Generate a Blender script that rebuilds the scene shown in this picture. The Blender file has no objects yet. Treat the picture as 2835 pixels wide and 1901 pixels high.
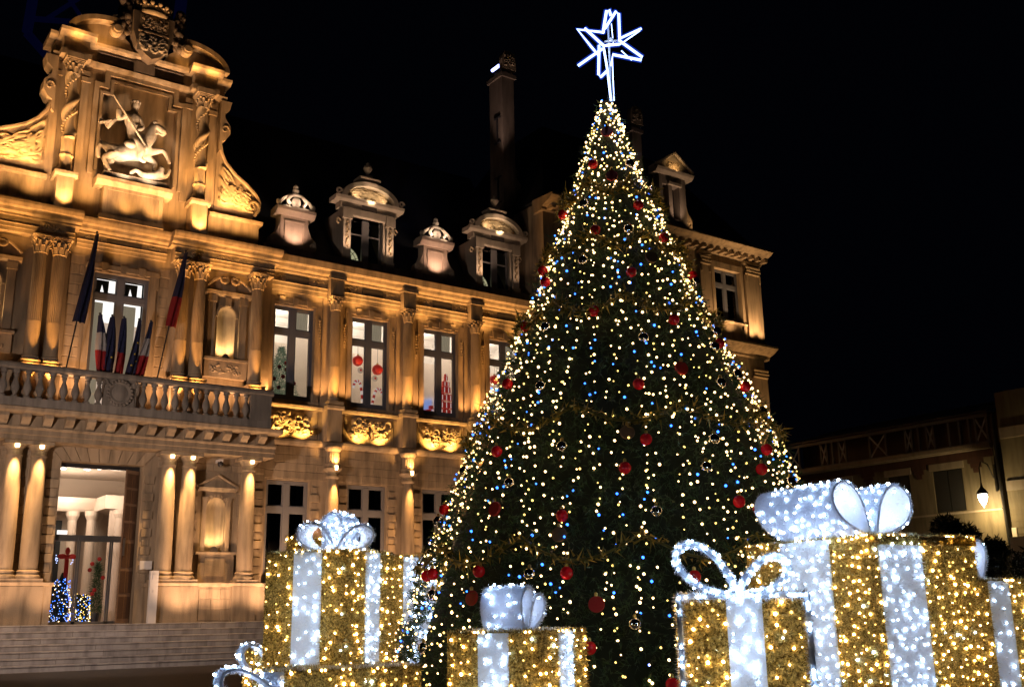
import bpy, bmesh, math, random
import numpy as np
from mathutils import Vector, Matrix
SC = bpy.context.scene
COL = SC.collection
PI = math.pi

# ------------------------------------------------------------------ camera
cam_d = bpy.data.cameras.new('camera'); cam = bpy.data.objects.new('camera', cam_d); COL.objects.link(cam)
cam_d.sensor_width = 36; cam_d.lens = 36.736; cam_d.clip_start = .05; cam_d.clip_end = 600
RIGHT = Vector((0.81538937, -0.57867143, -0.01671989)); DOWN = Vector((0.13255378, 0.21473619, -0.96763519)); FWD = Vector((0.56353321, 0.78678316, 0.25179869))
m3 = Matrix((RIGHT, -DOWN, -FWD)).transposed()
cam.matrix_world = Matrix.Translation((0, 0, 1.6)) @ m3.to_4x4()
SC.camera = cam

# ------------------------------------------------------------------ world: a clear night sky over a town
world = bpy.data.worlds.new('World'); SC.world = world; world.use_nodes = True
bg = world.node_tree.nodes['Background']
bg.inputs['Color'].default_value = (0.35, 0.45, 1.0, 1); bg.inputs['Strength'].default_value = 0.0011
SC.view_settings.view_transform = 'Standard'; SC.view_settings.look = 'None'
SC.view_settings.exposure = 0.0; SC.view_settings.gamma = 1.0; SC.view_settings.use_curve_mapping = False
SC.render.engine = 'CYCLES'
SC.cycles.use_denoising = True
SC.cycles.use_light_tree = True
SC.cycles.max_bounces = 5; SC.cycles.diffuse_bounces = 3; SC.cycles.glossy_bounces = 3
SC.cycles.transmission_bounces = 3; SC.cycles.transparent_max_bounces = 8
SC.cycles.sample_clamp_indirect = 4.0; SC.cycles.sample_clamp_direct = 0
SC.cycles.caustics_reflective = False; SC.cycles.caustics_refractive = False

WARM = (1.0, .44, .085); AMBER = (1.0, .60, .22); PALE = (1.0, .72, .42); PINK = (1.0, .64, .36); COOL = (.70, .83, 1.0)
LK = 3.85
def spot(loc, tgt, w, col=WARM, ang=70, blend=.7, rad=.06):
    d = bpy.data.lights.new('spot_lamp', 'SPOT'); d.energy = w*LK; d.color = (col[0], col[1]*.975, col[2]*1.12)
    d.spot_size = math.radians(ang); d.spot_blend = blend; d.shadow_soft_size = rad
    o = bpy.data.objects.new('spot_lamp', d); COL.objects.link(o); o.location = loc
    v = Vector(tgt)-Vector(loc); o.rotation_euler = v.to_track_quat('-Z', 'Y').to_euler(); return o
def pointl(loc, w, col=WARM, rad=.06):
    d = bpy.data.lights.new('point_lamp', 'POINT'); d.energy = w*LK; d.color = col; d.shadow_soft_size = rad
    o = bpy.data.objects.new('point_lamp', d); COL.objects.link(o); o.location = loc; return o

# ------------------------------------------------------------------ materials
def new_mat(name):
    m = bpy.data.materials.new(name); m.use_nodes = True
    return m, m.node_tree, m.node_tree.nodes['Principled BSDF']
def simple(name, col, rough=.6, metal=0, bump=0, scale=20, var=0, trans=0):
    m, nt, p = new_mat(name)
    p.inputs['Base Color'].default_value = (*col, 1); p.inputs['Roughness'].default_value = rough; p.inputs['Metallic'].default_value = metal
    if var or bump:
        tc = nt.nodes.new('ShaderNodeTexCoord'); n = nt.nodes.new('ShaderNodeTexNoise'); n.inputs['Scale'].default_value = scale; n.inputs['Detail'].default_value = 5
        nt.links.new(tc.outputs['Object'], n.inputs['Vector'])
        if var:
            mx = nt.nodes.new('ShaderNodeMixRGB'); mx.inputs[1].default_value = (*[c*(1-var) for c in col], 1); mx.inputs[2].default_value = (*[min(1, c*(1+var)) for c in col], 1)
            nt.links.new(n.outputs['Fac'], mx.inputs[0]); nt.links.new(mx.outputs[0], p.inputs['Base Color'])
        if bump:
            b = nt.nodes.new('ShaderNodeBump'); b.inputs['Strength'].default_value = bump; b.inputs['Distance'].default_value = .02
            nt.links.new(n.outputs['Fac'], b.inputs['Height']); nt.links.new(b.outputs['Normal'], p.inputs['Normal'])
    return m
def emit(name, col, s, sample=True):
    m, nt, p = new_mat(name)
    p.inputs['Base Color'].default_value = (.12, .12, .12, 1); p.inputs['Roughness'].default_value = .3
    p.inputs['Emission Color'].default_value = (*col, 1); p.inputs['Emission Strength'].default_value = s
    if not sample: m.cycles.emission_sampling = 'NONE'
    return m
def stone(name, c1, c2, soot=.5, bump=.35, fine=28):
    """limestone: large weathering patches, dirty streaks that run down, fine pitted grain"""
    m, nt, p = new_mat(name); N = nt.nodes; L = nt.links
    geo = N.new('ShaderNodeNewGeometry')
    n1 = N.new('ShaderNodeTexNoise'); n1.inputs['Scale'].default_value = .9; n1.inputs['Detail'].default_value = 6; n1.inputs['Roughness'].default_value = .65
    mp = N.new('ShaderNodeMapping'); mp.inputs['Scale'].default_value = (2.2, 2.2, .35)
    n2 = N.new('ShaderNodeTexNoise'); n2.inputs['Scale'].default_value = 1.6; n2.inputs['Detail'].default_value = 5
    n3 = N.new('ShaderNodeTexNoise'); n3.inputs['Scale'].default_value = fine; n3.inputs['Detail'].default_value = 4
    L.new(geo.outputs['Position'], n1.inputs['Vector']); L.new(geo.outputs['Position'], mp.inputs['Vector']); L.new(mp.outputs[0], n2.inputs['Vector']); L.new(geo.outputs['Position'], n3.inputs['Vector'])
    a = N.new('ShaderNodeMixRGB'); a.inputs[1].default_value = (*c1, 1); a.inputs[2].default_value = (*c2, 1); L.new(n1.outputs['Fac'], a.inputs[0])
    cr = N.new('ShaderNodeValToRGB'); cr.color_ramp.elements[0].position = .42; cr.color_ramp.elements[1].position = .72
    cr.color_ramp.elements[0].color = (1, 1, 1, 1); cr.color_ramp.elements[1].color = (1-soot, 1-soot, 1-soot, 1); L.new(n2.outputs['Fac'], cr.inputs[0])
    b = N.new('ShaderNodeMixRGB'); b.blend_type = 'MULTIPLY'; b.inputs[0].default_value = 1; L.new(a.outputs[0], b.inputs[1]); L.new(cr.outputs[0], b.inputs[2])
    rnd = N.new('ShaderNodeObjectInfo'); mr = N.new('ShaderNodeMapRange'); mr.inputs[3].default_value = .86; mr.inputs[4].default_value = 1.1; L.new(rnd.outputs['Random'], mr.inputs[0])
    c = N.new('ShaderNodeMixRGB'); c.blend_type = 'MULTIPLY'; c.inputs[0].default_value = 1; L.new(b.outputs[0], c.inputs[1]); L.new(mr.outputs[0], c.inputs[2])
    L.new(c.outputs[0], p.inputs['Base Color']); p.inputs['Roughness'].default_value = .85
    bp = N.new('ShaderNodeBump'); bp.inputs['Strength'].default_value = bump; bp.inputs['Distance'].default_value = .03; L.new(n3.outputs['Fac'], bp.inputs['Height']); L.new(bp.outputs[0], p.inputs['Normal'])
    return m
def glass(name, tint=(1, 1, 1), r=.03):
    m, nt, p = new_mat(name); N = nt.nodes; L = nt.links
    t = N.new('ShaderNodeBsdfTransparent'); t.inputs[0].default_value = (*tint, 1); g = N.new('ShaderNodeBsdfGlossy'); g.inputs['Roughness'].default_value = r
    fr = N.new('ShaderNodeFresnel'); fr.inputs[0].default_value = 1.45; mx = N.new('ShaderNodeMixShader')
    L.new(fr.outputs[0], mx.inputs[0]); L.new(t.outputs[0], mx.inputs[1]); L.new(g.outputs[0], mx.inputs[2]); L.new(mx.outputs[0], N['Material Output'].inputs['Surface'])
    return m
def tinsel_mat(name, c1, c2, metal, rough, transl):
    """foil strips: every strip its own tone, part mirror part light passing through"""
    m, nt, p = new_mat(name); N = nt.nodes; L = nt.links
    geo = N.new('ShaderNodeNewGeometry'); wn = N.new('ShaderNodeTexWhiteNoise'); wn.noise_dimensions = '1D'; L.new(geo.outputs['Random Per Island'], wn.inputs['W'])
    a = N.new('ShaderNodeMixRGB'); a.inputs[1].default_value = (*c1, 1); a.inputs[2].default_value = (*c2, 1); L.new(wn.outputs['Value'], a.inputs[0]); L.new(a.outputs[0], p.inputs['Base Color'])
    p.inputs['Metallic'].default_value = metal; p.inputs['Roughness'].default_value = rough
    tr = N.new('ShaderNodeBsdfTranslucent'); L.new(a.outputs[0], tr.inputs[0]); mx = N.new('ShaderNodeMixShader'); mx.inputs[0].default_value = transl
    L.new(p.outputs[0], mx.inputs[1]); L.new(tr.outputs[0], mx.inputs[2]); L.new(mx.outputs[0], N['Material Output'].inputs['Surface'])
    return m
M = {}
M['stone'] = stone('limestone', (.44, .345, .235), (.33, .255, .17))
M['stone_g'] = stone('grey_limestone', (.30, .265, .225), (.22, .19, .16), soot=.45)
M['stone_p'] = stone('pale_limestone', (.52, .46, .37), (.44, .38, .30), soot=.2)
M['stone_s'] = stone('weathered_sculpture', (.52, .46, .37), (.38, .33, .26), soot=.5, bump=1.0, fine=9)
M['stone_r'] = stone('carved_limestone', (.46, .37, .25), (.36, .28, .17), soot=.3, bump=.2)
M['stone_d'] = stone('dark_marble', (.10, .085, .08), (.07, .06, .055), soot=.3)
M['stone_d2'] = stone('chimney_stone', (.19, .15, .115), (.13, .10, .08), soot=.4)
M['step'] = stone('step_stone', (.44, .41, .39), (.33, .305, .29), soot=.45)
M['pave'] = stone('paving', (.085, .075, .066), (.06, .052, .046), soot=.3, bump=.25, fine=14)
M['slate'] = simple('slate', (.02, .022, .026), .5, bump=.3, scale=6)
M['frame'] = simple('blue_grey_paint', (.13, .145, .19), .45)
M['frame_l'] = simple('light_grey_paint', (.20, .20, .21), .5)
M['metal'] = simple('dark_metal', (.05, .05, .055), .4, .6)
M['steel'] = simple('brushed_steel', (.3, .3, .3), .35, .9)
M['wood'] = simple('dark_oak', (.085, .048, .03), .45, bump=.2, scale=12, var=.3)
M['glass'] = glass('window_glass')
M['black'] = simple('black_void', (.006, .006, .007), .6)
M['plaster'] = simple('room_plaster', (.60, .50, .42), .8)
M['room'] = simple('room_white', (.80, .76, .70), .8)
M['blind'] = tinsel_mat('blind_cloth', (.80, .70, .60), (.80, .70, .60), 0, .9, .75)
M['wood_l'] = simple('pale_oak', (.20, .13, .085), .5, bump=.3, scale=9, var=.4)  # paler, mottled oak for the door's leaf board
M['halo'] = None
M['white'] = simple('white_paint', (.72, .70, .68), .5)
M['film'] = emit('glowing_wall', (.60, .46, .36), 1.0, False)  # room wall glows by itself in place of lamplight on it
M['film2'] = emit('glowing_panel', (1, .96, .90), 1.3, False)
M['curtain'] = emit('glowing_cloth', (.20, .165, .11), 1.0, False)  # cloth glows by itself in place of room light behind it
M['lamp_w'] = emit('warm_lamp_glass', (1, .66, .28), 9.0, False)
M['lamp_c'] = emit('cool_lamp_glass', (1, .97, .92), 8.0, False)
M['red'] = simple('red_gloss', (.50, .008, .012), .12)
M['redm'] = simple('red_satin', (.42, .02, .015), .55)
M['tan'] = simple('tan_satin', (.30, .15, .06), .55)
M['silver'] = simple('mirror_silver', (.85, .84, .82), .05, 1.0)
M['ochre'] = simple('ochre_cap', (.55, .38, .10), .3, .8)
M['needle'] = tinsel_mat('fir_needles', (.018, .058, .020), (.045, .105, .032), 0, .45, .12)
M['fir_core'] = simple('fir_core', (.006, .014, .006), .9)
M['trunk'] = simple('bark', (.06, .04, .025), .9, bump=.6, scale=8)
M['leaf_d'] = tinsel_mat('shrub_leaves', (.006, .010, .006), (.014, .02, .010), 0, .5, .15)
M['gold'] = tinsel_mat('gold_tinsel', (.10, .055, .008), (1.0, .78, .30), .55, .25, .35)
M['gold_core'] = tinsel_mat('gold_mesh', (.50, .32, .06), (.62, .42, .10), .0, .5, .6)
def _mottle(m):
    nt = m.node_tree; N = nt.nodes; L = nt.links; mix = [n for n in N if n.type == 'MIX_RGB'][0]; tc = N.new('ShaderNodeTexCoord'); v = N.new('ShaderNodeTexNoise'); v.inputs['Scale'].default_value = 48; v.inputs['Detail'].default_value = 3; v.inputs['Roughness'].default_value = .7
    cr = N.new('ShaderNodeValToRGB'); cr.color_ramp.elements[0].position = .38; cr.color_ramp.elements[1].position = .66; cr.color_ramp.elements[0].color = (.10, .055, .008, 1); cr.color_ramp.elements[1].color = (.92, .66, .20, 1)
    L.new(tc.outputs['Object'], v.inputs['Vector']); L.new(v.outputs['Fac'], cr.inputs[0])
    for l in list(mix.outputs[0].links): L.new(cr.outputs[0], l.to_socket)
_mottle(M['gold_core'])
M['snow'] = tinsel_mat('white_tinsel', (.66, .67, .74), (.90, .90, .94), 0, .4, .45)
M['snow_core'] = tinsel_mat('white_mesh', (.74, .79, .90), (.78, .83, .93), 0, .7, .6)
M['garl'] = tinsel_mat('garland_foil', (.03, .06, .015), (.62, .42, .08), .35, .3, .2)
M['led_w'] = emit('led_warm', (1.0, .64, .27), 7.0)
M['led_h'] = emit('led_pale_blue', (.45, .55, 1.0), 2.2)
M['led_y'] = emit('led_yellow', (1.0, .66, .16), 3.4)
M['led_b'] = emit('led_blue', (.03, .17, 1.0), 5.5)
M['led_c'] = emit('led_cool', (.50, .70, 1.0), 60.0)
M['led_a'] = emit('led_amber', (1.0, .66, .24), 55.0)
M['neon'] = emit('star_rope', (.36, .52, 1.0), 5.0)
M['blue_steel'] = emit('self_lit_blue_steel', (.03, .04, .35), .02, False)  # faint emission instead of a blue lamp shining on the steel
M['f_blue'] = simple('flag_navy', (.012, .016, .06), .8)
M['f_white'] = simple('flag_white', (.34, .33, .33), .8)
M['f_red'] = simple('flag_red', (.26, .010, .014), .8)
M['f_star'] = simple('flag_gold', (.7, .5, .05), .7)

# ------------------------------------------------------------------ mesh builder and scene helpers
class MB:
    def __init__(s): s.v = []; s.f = []
    def add(s, vs, fs):
        o = len(s.v); s.v += [tuple(map(float, p)) for p in vs]; s.f += [tuple(i+o for i in f) for f in fs]; return s
    def box(s, x0, x1, y0, y1, z0, z1):
        return s.add([(x0,y0,z0),(x1,y0,z0),(x1,y1,z0),(x0,y1,z0),(x0,y0,z1),(x1,y0,z1),(x1,y1,z1),(x0,y1,z1)],
                     [(0,3,2,1),(4,5,6,7),(0,1,5,4),(1,2,6,5),(2,3,7,6),(3,0,4,7)])
    def px(s, prof, x0, x1):          # profile of (y, z) run along x
        n = len(prof)
        return s.add([(x0,y,z) for y,z in prof]+[(x1,y,z) for y,z in prof], [(i,(i+1)%n,n+(i+1)%n,n+i) for i in range(n)]+[tuple(range(n))[::-1], tuple(range(n,2*n))])
    def py(s, prof, y0, y1):          # outline of (x, z) given depth along y
        n = len(prof)
        return s.add([(x,y0,z) for x,z in prof]+[(x,y1,z) for x,z in prof], [(i,(i+1)%n,n+(i+1)%n,n+i) for i in range(n)]+[tuple(range(n))[::-1], tuple(range(n,2*n))])
    def lathe(s, cx, cy, prof, n=24, a0=0, a1=2*PI, rf=None):
        full = abs(a1-a0-2*PI) < 1e-6; k = n if full else n+1; vs = []; fs = []
        for r, z in prof:
            for i in range(k):
                a = a0+(a1-a0)*i/n; q = r*(rf(a, z) if rf else 1); vs.append((cx+q*math.cos(a), cy+q*math.sin(a), z))
        for j in range(len(prof)-1):
            for i in range(n):
                i2 = (i+1) % k; fs.append((j*k+i, j*k+i2, (j+1)*k+i2, (j+1)*k+i))
        if full:
            if prof[0][0] > 1e-4: fs.append(tuple(range(k))[::-1])
            if prof[-1][0] > 1e-4: fs.append(tuple((len(prof)-1)*k+i for i in range(k)))
        return s.add(vs, fs)
    def tube(s, pts, r, n=6, closed=False, rr=None):
        P = [Vector(p) for p in pts]; m = len(P); vs = []; fs = []; up = None
        for i, p in enumerate(P):
            t = (P[(i+1) % m]-P[i-1]) if closed else (P[min(i+1, m-1)]-P[max(i-1, 0)])
            t = t.normalized() if t.length > 1e-9 else Vector((0,0,1))
            if up is None: up = Vector((0,0,1)) if abs(t.z) < .9 else Vector((1,0,0))
            a = (up-t*up.dot(t)); a = a.normalized() if a.length > 1e-6 else t.orthogonal().normalized(); up = a; b = t.cross(a)
            q = rr[i] if rr else r
            vs += [p+a*q*math.cos(2*PI*k/n)+b*q*math.sin(2*PI*k/n) for k in range(n)]
        for i in range(m if closed else m-1):
            i2 = (i+1) % m
            fs += [(i*n+k, i*n+(k+1) % n, i2*n+(k+1) % n, i2*n+k) for k in range(n)]
        if not closed: fs += [tuple(range(n))[::-1], tuple((m-1)*n+k for k in range(n))]
        return s.add(vs, fs)
    def ball(s, c, r, n=12, m=8, sc=(1,1,1)):
        prof = [(math.sin(PI*j/m), -math.cos(PI*j/m)) for j in range(m+1)]; vs = []; fs = []
        for q, z in prof:
            for i in range(n): a = 2*PI*i/n; vs.append((c[0]+r*sc[0]*q*math.cos(a), c[1]+r*sc[1]*q*math.sin(a), c[2]+r*sc[2]*z))
        for j in range(m):
            for i in range(n): fs.append((j*n+i, j*n+(i+1) % n, (j+1)*n+(i+1) % n, (j+1)*n+i))
        return s.add(vs, fs)
    def quad(s, a, b, c, d): return s.add([a, b, c, d], [(0,1,2,3)])
    def relief(s, x0, x1, z0, z1, y, depth, seed, nx=56, nz=32, k=16, arcs=8, lo=.0):
        """carved panel: domes, limbs and scrolls rising from a flat ground that faces -y"""
        R = np.random.RandomState(seed); X = np.linspace(0, 1, nx)[None, :]; Z = np.linspace(0, 1, nz)[:, None]; asp = (x1-x0)/(z1-z0); h = np.zeros((nz, nx))
        for i in range(int(k*1.8)):
            cx, cz = R.uniform(.1, .9), R.uniform(.15+lo, .85); a = R.uniform(0, PI); ra = R.uniform(.035, .12)*asp**.3; rb = ra*R.uniform(.3, .8)
            dx = (X-cx)*asp; dz = Z-cz; u = (dx*math.cos(a)+dz*math.sin(a))/ra/1.3; w = (-dx*math.sin(a)+dz*math.cos(a))/rb/1.3
            h = np.maximum(h, R.uniform(.35, 1)*np.sqrt(np.clip(1-u*u-w*w, 0, 1)))
        for i in range(int(arcs*1.8)):
            cx, cz, r = R.uniform(.1, .9), R.uniform(.2, .8), R.uniform(.08, .2); t0 = R.uniform(0, 6.28)
            dx = (X-cx)*asp; dz = Z-cz; rho = np.hypot(dx, dz); th = (np.arctan2(dz, dx)-t0) % 6.283; d = np.abs(rho-r*(1-th/14)); h = np.maximum(h, .75*np.sqrt(np.clip(1-(d/.035)**2, 0, 1))*(th < 4.6))
        e = np.minimum(np.minimum(X, 1-X), np.minimum(Z, 1-Z)); h *= np.clip(e/.04, 0, 1)
        XX = x0+(x1-x0)*np.repeat(X, nz, 0); ZZ = z0+(z1-z0)*np.repeat(Z, nx, 1); YY = y-depth*h
        vs = np.stack([XX, YY, ZZ], -1).reshape(-1, 3); fs = [(j*nx+i, j*nx+i+1, (j+1)*nx+i+1, (j+1)*nx+i) for j in range(nz-1) for i in range(nx-1)]
        return s.add(vs, fs)

WL = {}
def thing(name, label, cat, loc=(0,0,0), group=None, kind=None):
    o = bpy.data.objects.new(name, None); COL.objects.link(o); o.location = loc; o.empty_display_size = .1; WL[o] = Vector(loc)
    return tag(o, label, cat, group, kind)
def tag(o, label=None, cat=None, group=None, kind=None):
    if label: o['label'] = label
    if cat: o['category'] = cat
    if group: o['group'] = group
    if kind: o['kind'] = kind
    return o
def link(me, name, parent=None, loc=(0,0,0)):
    o = bpy.data.objects.new(name, me); COL.objects.link(o); WL[o] = Vector(loc)
    if parent is not None: o.parent = parent; o.location = Vector(loc)-WL[parent]
    else: o.location = loc
    return o
def obj(name, mb, mat, parent=None, loc=(0,0,0), smooth=False, local=False, kind=None):
    """one mesh object; mb is in world coordinates (or round loc when local)"""
    me = bpy.data.meshes.new(name); L = (0,0,0) if local else loc
    me.from_pydata([(x-L[0], y-L[1], z-L[2]) for x, y, z in mb.v], [], mb.f)
    me.materials.append(M[mat] if isinstance(mat, str) else mat)
    if smooth:
        me.polygons.foreach_set('use_smooth', [True]*len(me.polygons))
        try: me.set_sharp_from_angle(angle=math.radians(38))
        except Exception: pass
    me.update(); o = link(me, name, parent, loc)
    if kind: o['kind'] = kind
    return o
def dup(o, loc, parent=None, scale=None, rot=None):
    c = o.copy(); COL.objects.link(c); WL[c] = Vector(loc); c.parent = parent
    c.location = Vector(loc)-(WL[parent] if parent is not None else Vector((0,0,0)))
    if scale: c.scale = scale
    if rot: c.rotation_euler = rot
    for ch in list(o.children): dup(ch, Vector(loc)+(WL[ch]-WL[o]), c)
    return c
def nmesh(name, V, F, mat, parent=None, loc=(0,0,0), kind=None, smooth=False):
    """large mesh from arrays, V in world coordinates, F (n,3) or (n,4)"""
    V = np.asarray(V, float)-np.array(loc, float); F = np.asarray(F, np.int32); me = bpy.data.meshes.new(name)
    me.vertices.add(len(V)); me.vertices.foreach_set('co', V.astype(np.float32).ravel()); k = F.shape[1]
    me.loops.add(F.size); me.loops.foreach_set('vertex_index', F.ravel()); me.polygons.add(len(F)); me.polygons.foreach_set('loop_start', np.arange(0, F.size, k, dtype=np.int32))
    me.update(calc_edges=True); me.validate()
    if smooth: me.polygons.foreach_set('use_smooth', [True]*len(me.polygons))
    me.materials.append(M[mat]); o = link(me, name, parent, loc)
    if kind: o['kind'] = kind
    return o
RNG = np.random.RandomState(7)
def blades(P, Nrm, L, w, spread=1.0, rng=RNG, lvar=.5):
    """thin foil strips springing from points P round directions Nrm"""
    n = len(P); d = Nrm+spread*rng.normal(size=(n, 3)); d /= np.linalg.norm(d, axis=1)[:, None]+1e-9
    s = np.cross(d, rng.normal(size=(n, 3))); s /= np.linalg.norm(s, axis=1)[:, None]+1e-9
    ln = (L*(1-lvar+2*lvar*rng.rand(n)))[:, None]; V = np.empty((n, 3, 3)); V[:, 0] = P-s*w/2; V[:, 1] = P+s*w/2; V[:, 2] = P+d*ln
    return V.reshape(-1, 3), np.arange(3*n).reshape(-1, 3)
ICO = None
def ico():
    global ICO
    if ICO is None:
        b = bmesh.new(); bmesh.ops.create_icosphere(b, subdivisions=1, radius=1); b.verts.ensure_lookup_table()
        ICO = (np.array([v.co[:] for v in b.verts]), np.array([[v.index for v in f.verts] for f in b.faces])); b.free()
    return ICO
def balls(C, R):
    v, f = ico(); C = np.asarray(C, float); R = np.asarray(R, float); n = len(C)
    return (C[:, None, :]+R[:, None, None]*v[None]).reshape(-1, 3), (np.arange(n)[:, None, None]*len(v)+f[None]).reshape(-1, 3)
BULB = {}
def bulb(mat):
    if mat not in BULB:
        v, f = ico(); me = bpy.data.meshes.new('light_bulb'); me.from_pydata(v.tolist(), [], f.tolist()); me.materials.append(M[mat]); BULB[mat] = me
    return BULB[mat]
def lights(parent, items, cap=300):
    """items: (x, y, z, r, material); the nearest ones singly, the rest as one part per colour"""
    items = sorted(items, key=lambda t: (t[0]**2+t[1]**2+(t[2]-1.6)**2)/t[3]**2)
    for x, y, z, r, m in items[:cap]:
        o = link(bulb(m), 'light_bulb', parent, (x, y, z)); o.scale = (r, r, r)
    for m in sorted({t[4] for t in items[cap:]}):
        q = [t for t in items[cap:] if t[4] == m]; V, F = balls([t[:3] for t in q], [t[3] for t in q]); nmesh('light_bulb', V, F, m, parent, WL[parent], 'stuff', True)
# ------------------------------------------------------------------ ground, steps
g = MB().quad((-120,-60,0), (140,-60,0), (140,160,0), (-120,160,0)); tag(obj('square_paving', g, 'pave'), kind='structure')
# individual paving slabs where the photograph shows the square (lower left)
ST = MB().box(-6, 52, 39.9, 46, -.2, .02)
steps = tag(obj('entrance_steps', ST, 'step'), kind='structure')
R = random.Random(3)
sb_me = {}
for k in range(7):
    z0 = .222*k; y0 = 39.95+.325*k; x = -4.0-R.random()*1.5
    while x < 34:
        w = R.uniform(2.6, 4.4); key = round(w, 1)
        if key not in sb_me:
            b = MB().px([(0,0.006),(0,.200),(-.022,.214),(-.022,.222-.006),(.02,.222),(2.0,.222),(2.0,.006)] if False else [(0,.0),(0,.165),(-.05,.172),(-.05,.212),(-.04,.220),(1.2,.220),(1.2,.0)], 0, key-.012)
            o = obj('step_block', b, 'step', steps, (0,0,0), local=True); sb_me[key] = o.data; o.location = (x, y0, z0); WL[o] = Vector((x, y0, z0))
        else: link(sb_me[key], 'step_block', steps, (x, y0+R.uniform(-.004, .004), z0))
        x += key
land = MB().box(-6, 52, 42.0, 46, 1.0, 1.552); tag(obj('landing', land, 'step'), kind='structure')

# ------------------------------------------------------------------ town hall
TH = thing('town_hall', 'floodlit limestone town hall with columns, balcony, sculpted gable and dormers', 'building', (11, 43, 1.56))
def P(name, mb, mat='stone', loc=None, smooth=False, parent=None, kind=None):
    parent = parent or TH
    return obj(name, mb, mat, parent, loc or WL[parent], smooth, kind=kind)
def wall_open(mb, x0, x1, z0, z1, y0, y1, ops):
    """wall slab with rectangular openings (a, b, lo, hi)"""
    xs = sorted({x0, x1, *[o[0] for o in ops], *[o[1] for o in ops]})
    for a, b in zip(xs, xs[1:]):
        cov = sorted([(o[2], o[3]) for o in ops if o[0] <= a+1e-6 and o[1] >= b-1e-6]); z = z0
        for lo, hi in cov:
            if lo > z: mb.box(a, b, y0, y1, z, lo)
            z = max(z, hi)
        if z < z1: mb.box(a, b, y0, y1, z, z1)
    return mb
def arch_fill(mb, xc, r, zs, ztop, y0, y1):
    """masonry above a round arch, up to ztop"""
    for s in (-1, 1):
        arc = [(xc+s*r*math.cos(t), zs+r*math.sin(t)) for t in np.linspace(0, PI/2, 10)]
        pts = arc+[(xc, ztop), (xc+s*r, ztop)]
        mb.py(pts if s > 0 else pts[::-1], y0, y1)
    return mb
def niche_shell(xc, y, r, z0, zs):
    n = 14; prof = [(r, z0), (r, zs)]+[(r*math.cos(t), zs+r*math.sin(t)) for t in np.linspace(.15, PI/2-.001, 8)]
    m = MB().lathe(xc, y, prof, n, 0, PI); m.box(xc-r, xc+r, y, y+r, z0-.05, z0); return m
def cap_leaves():
    m = MB(); m.lathe(0, 0, [(.25, 0), (.28, .03), (.25, .06), (.24, .4), (.30, .56)], 16)
    def leaf(a, z, h, r0, r1, w):
        c, s = math.cos(a), math.sin(a); pts = []
        for t, rr, ww in ((0, r0, w), (.55, r0+.03, w*1.1), (.9, r1, w*.8), (1.0, r1+.06, w*.55), (.86, r1+.10, w*.3)):
            for q in (-1, 0, 1): rad = rr+(.025 if q == 0 else 0); pts.append((rad*c-q*ww*s, rad*s+q*ww*c, z+h*t))
        fs = []
        for j in range(4):
            for i in range(2): k = j*3+i; fs.append((k, k+1, k+4, k+3))
        m.add(pts, fs)
    for i in range(8): leaf(2*PI*i/8, .04, .28, .255, .31, .085)
    for i in range(8): leaf(2*PI*(i+.5)/8, .2, .32, .26, .33, .08)
    for i in range(4):
        a = PI/4+i*PI/2; m.ball((.40*math.cos(a), .40*math.sin(a), .58), .075, 8, 6)
        m.tube([(.27*math.cos(a), .27*math.sin(a), .30), (.33*math.cos(a), .33*math.sin(a), .46), (.41*math.cos(a), .41*math.sin(a), .62)], .03, 5)
    for i in range(4): a = i*PI/2; m.ball((.33*math.cos(a), .33*math.sin(a), .62), .06, 8, 6)
    m.box(-.36, .36, -.36, .36, .64, .70); m.box(-.40, .40, -.40, .40, .70, .76); return m
# columns of the ground floor
def ground_col():
    s = MB().lathe(0, 0, [(.335, .46), (.34, .9), (.335, 1.8), (.32, 2.8), (.30, 3.8), (.275, 4.62), (.275, 4.72)], 28)
    o = obj('column', s, 'stone', None, (0,0,0), True, True)
    b = MB().box(-.47, .47, -.47, .47, 0, .14); b.lathe(0, 0, [(.46, .14), (.47, .2), (.44, .27), (.40, .29), (.38, .36), (.41, .42), (.36, .46)], 28); obj('column_base', b, 'stone', o, (0,0,0), True, True)
    c = MB().lathe(0, 0, [(.28, 4.70), (.31, 4.74), (.31, 4.78), (.275, 4.80), (.275, 4.95), (.30, 4.97), (.30, 5.0), (.37, 5.10), (.42, 5.16)], 28); c.box(-.45, .45, -.45, .45, 5.16, 5.3); obj('column_capital', c, 'stone', o, (0,0,0), True, True)
    l = MB().lathe(0, -.42, [(.07, 5.02), (.09, 5.06), (.09, 5.155)], 12); obj('downlight', l, 'lamp_w', o, (0,0,0), True, True)
    return o
gc = ground_col(); first = True
GX = [4.98, 7.58, 8.46, 13.50, 14.36, 16.95]
for x in GX:
    loc = (x, 43.45, 3.10)
    if first: gc.parent = TH; gc.location = Vector(loc)-WL[TH]; d0 = Vector(loc)-WL[gc]; WL[gc] = Vector(loc); [WL.__setitem__(c, WL[c]+d0) for c in gc.children]; first = False
    else: dup(gc, loc, TH)
    spot((x, 42.88, 8.16), (x, 43.18, 3.4), 400, (1, .56, .19), 62, .9, .05)
# podium
for a, b in ((1.9, 9.33), (12.9, 17.8)):
    P('podium', MB().box(a+.05, b-.05, 43.05, 44.2, 1.552, 2.96), loc=(a, 43, 1.55)); P('podium_cap', MB().px([(43.02, 2.96), (42.94, 3.0), (42.92, 3.1), (44.0, 3.1), (44.0, 2.96)], a, b), loc=(a, 43, 3))
for x0, x1 in ((4.46, 5.5), (7.06, 8.98), (12.98, 14.88), (16.3, 17.34)):
    P('column_pedestal', MB().box(x0, x1, 42.97, 43.05, 1.552, 2.955), loc=(x0, 43, 1.55))
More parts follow.
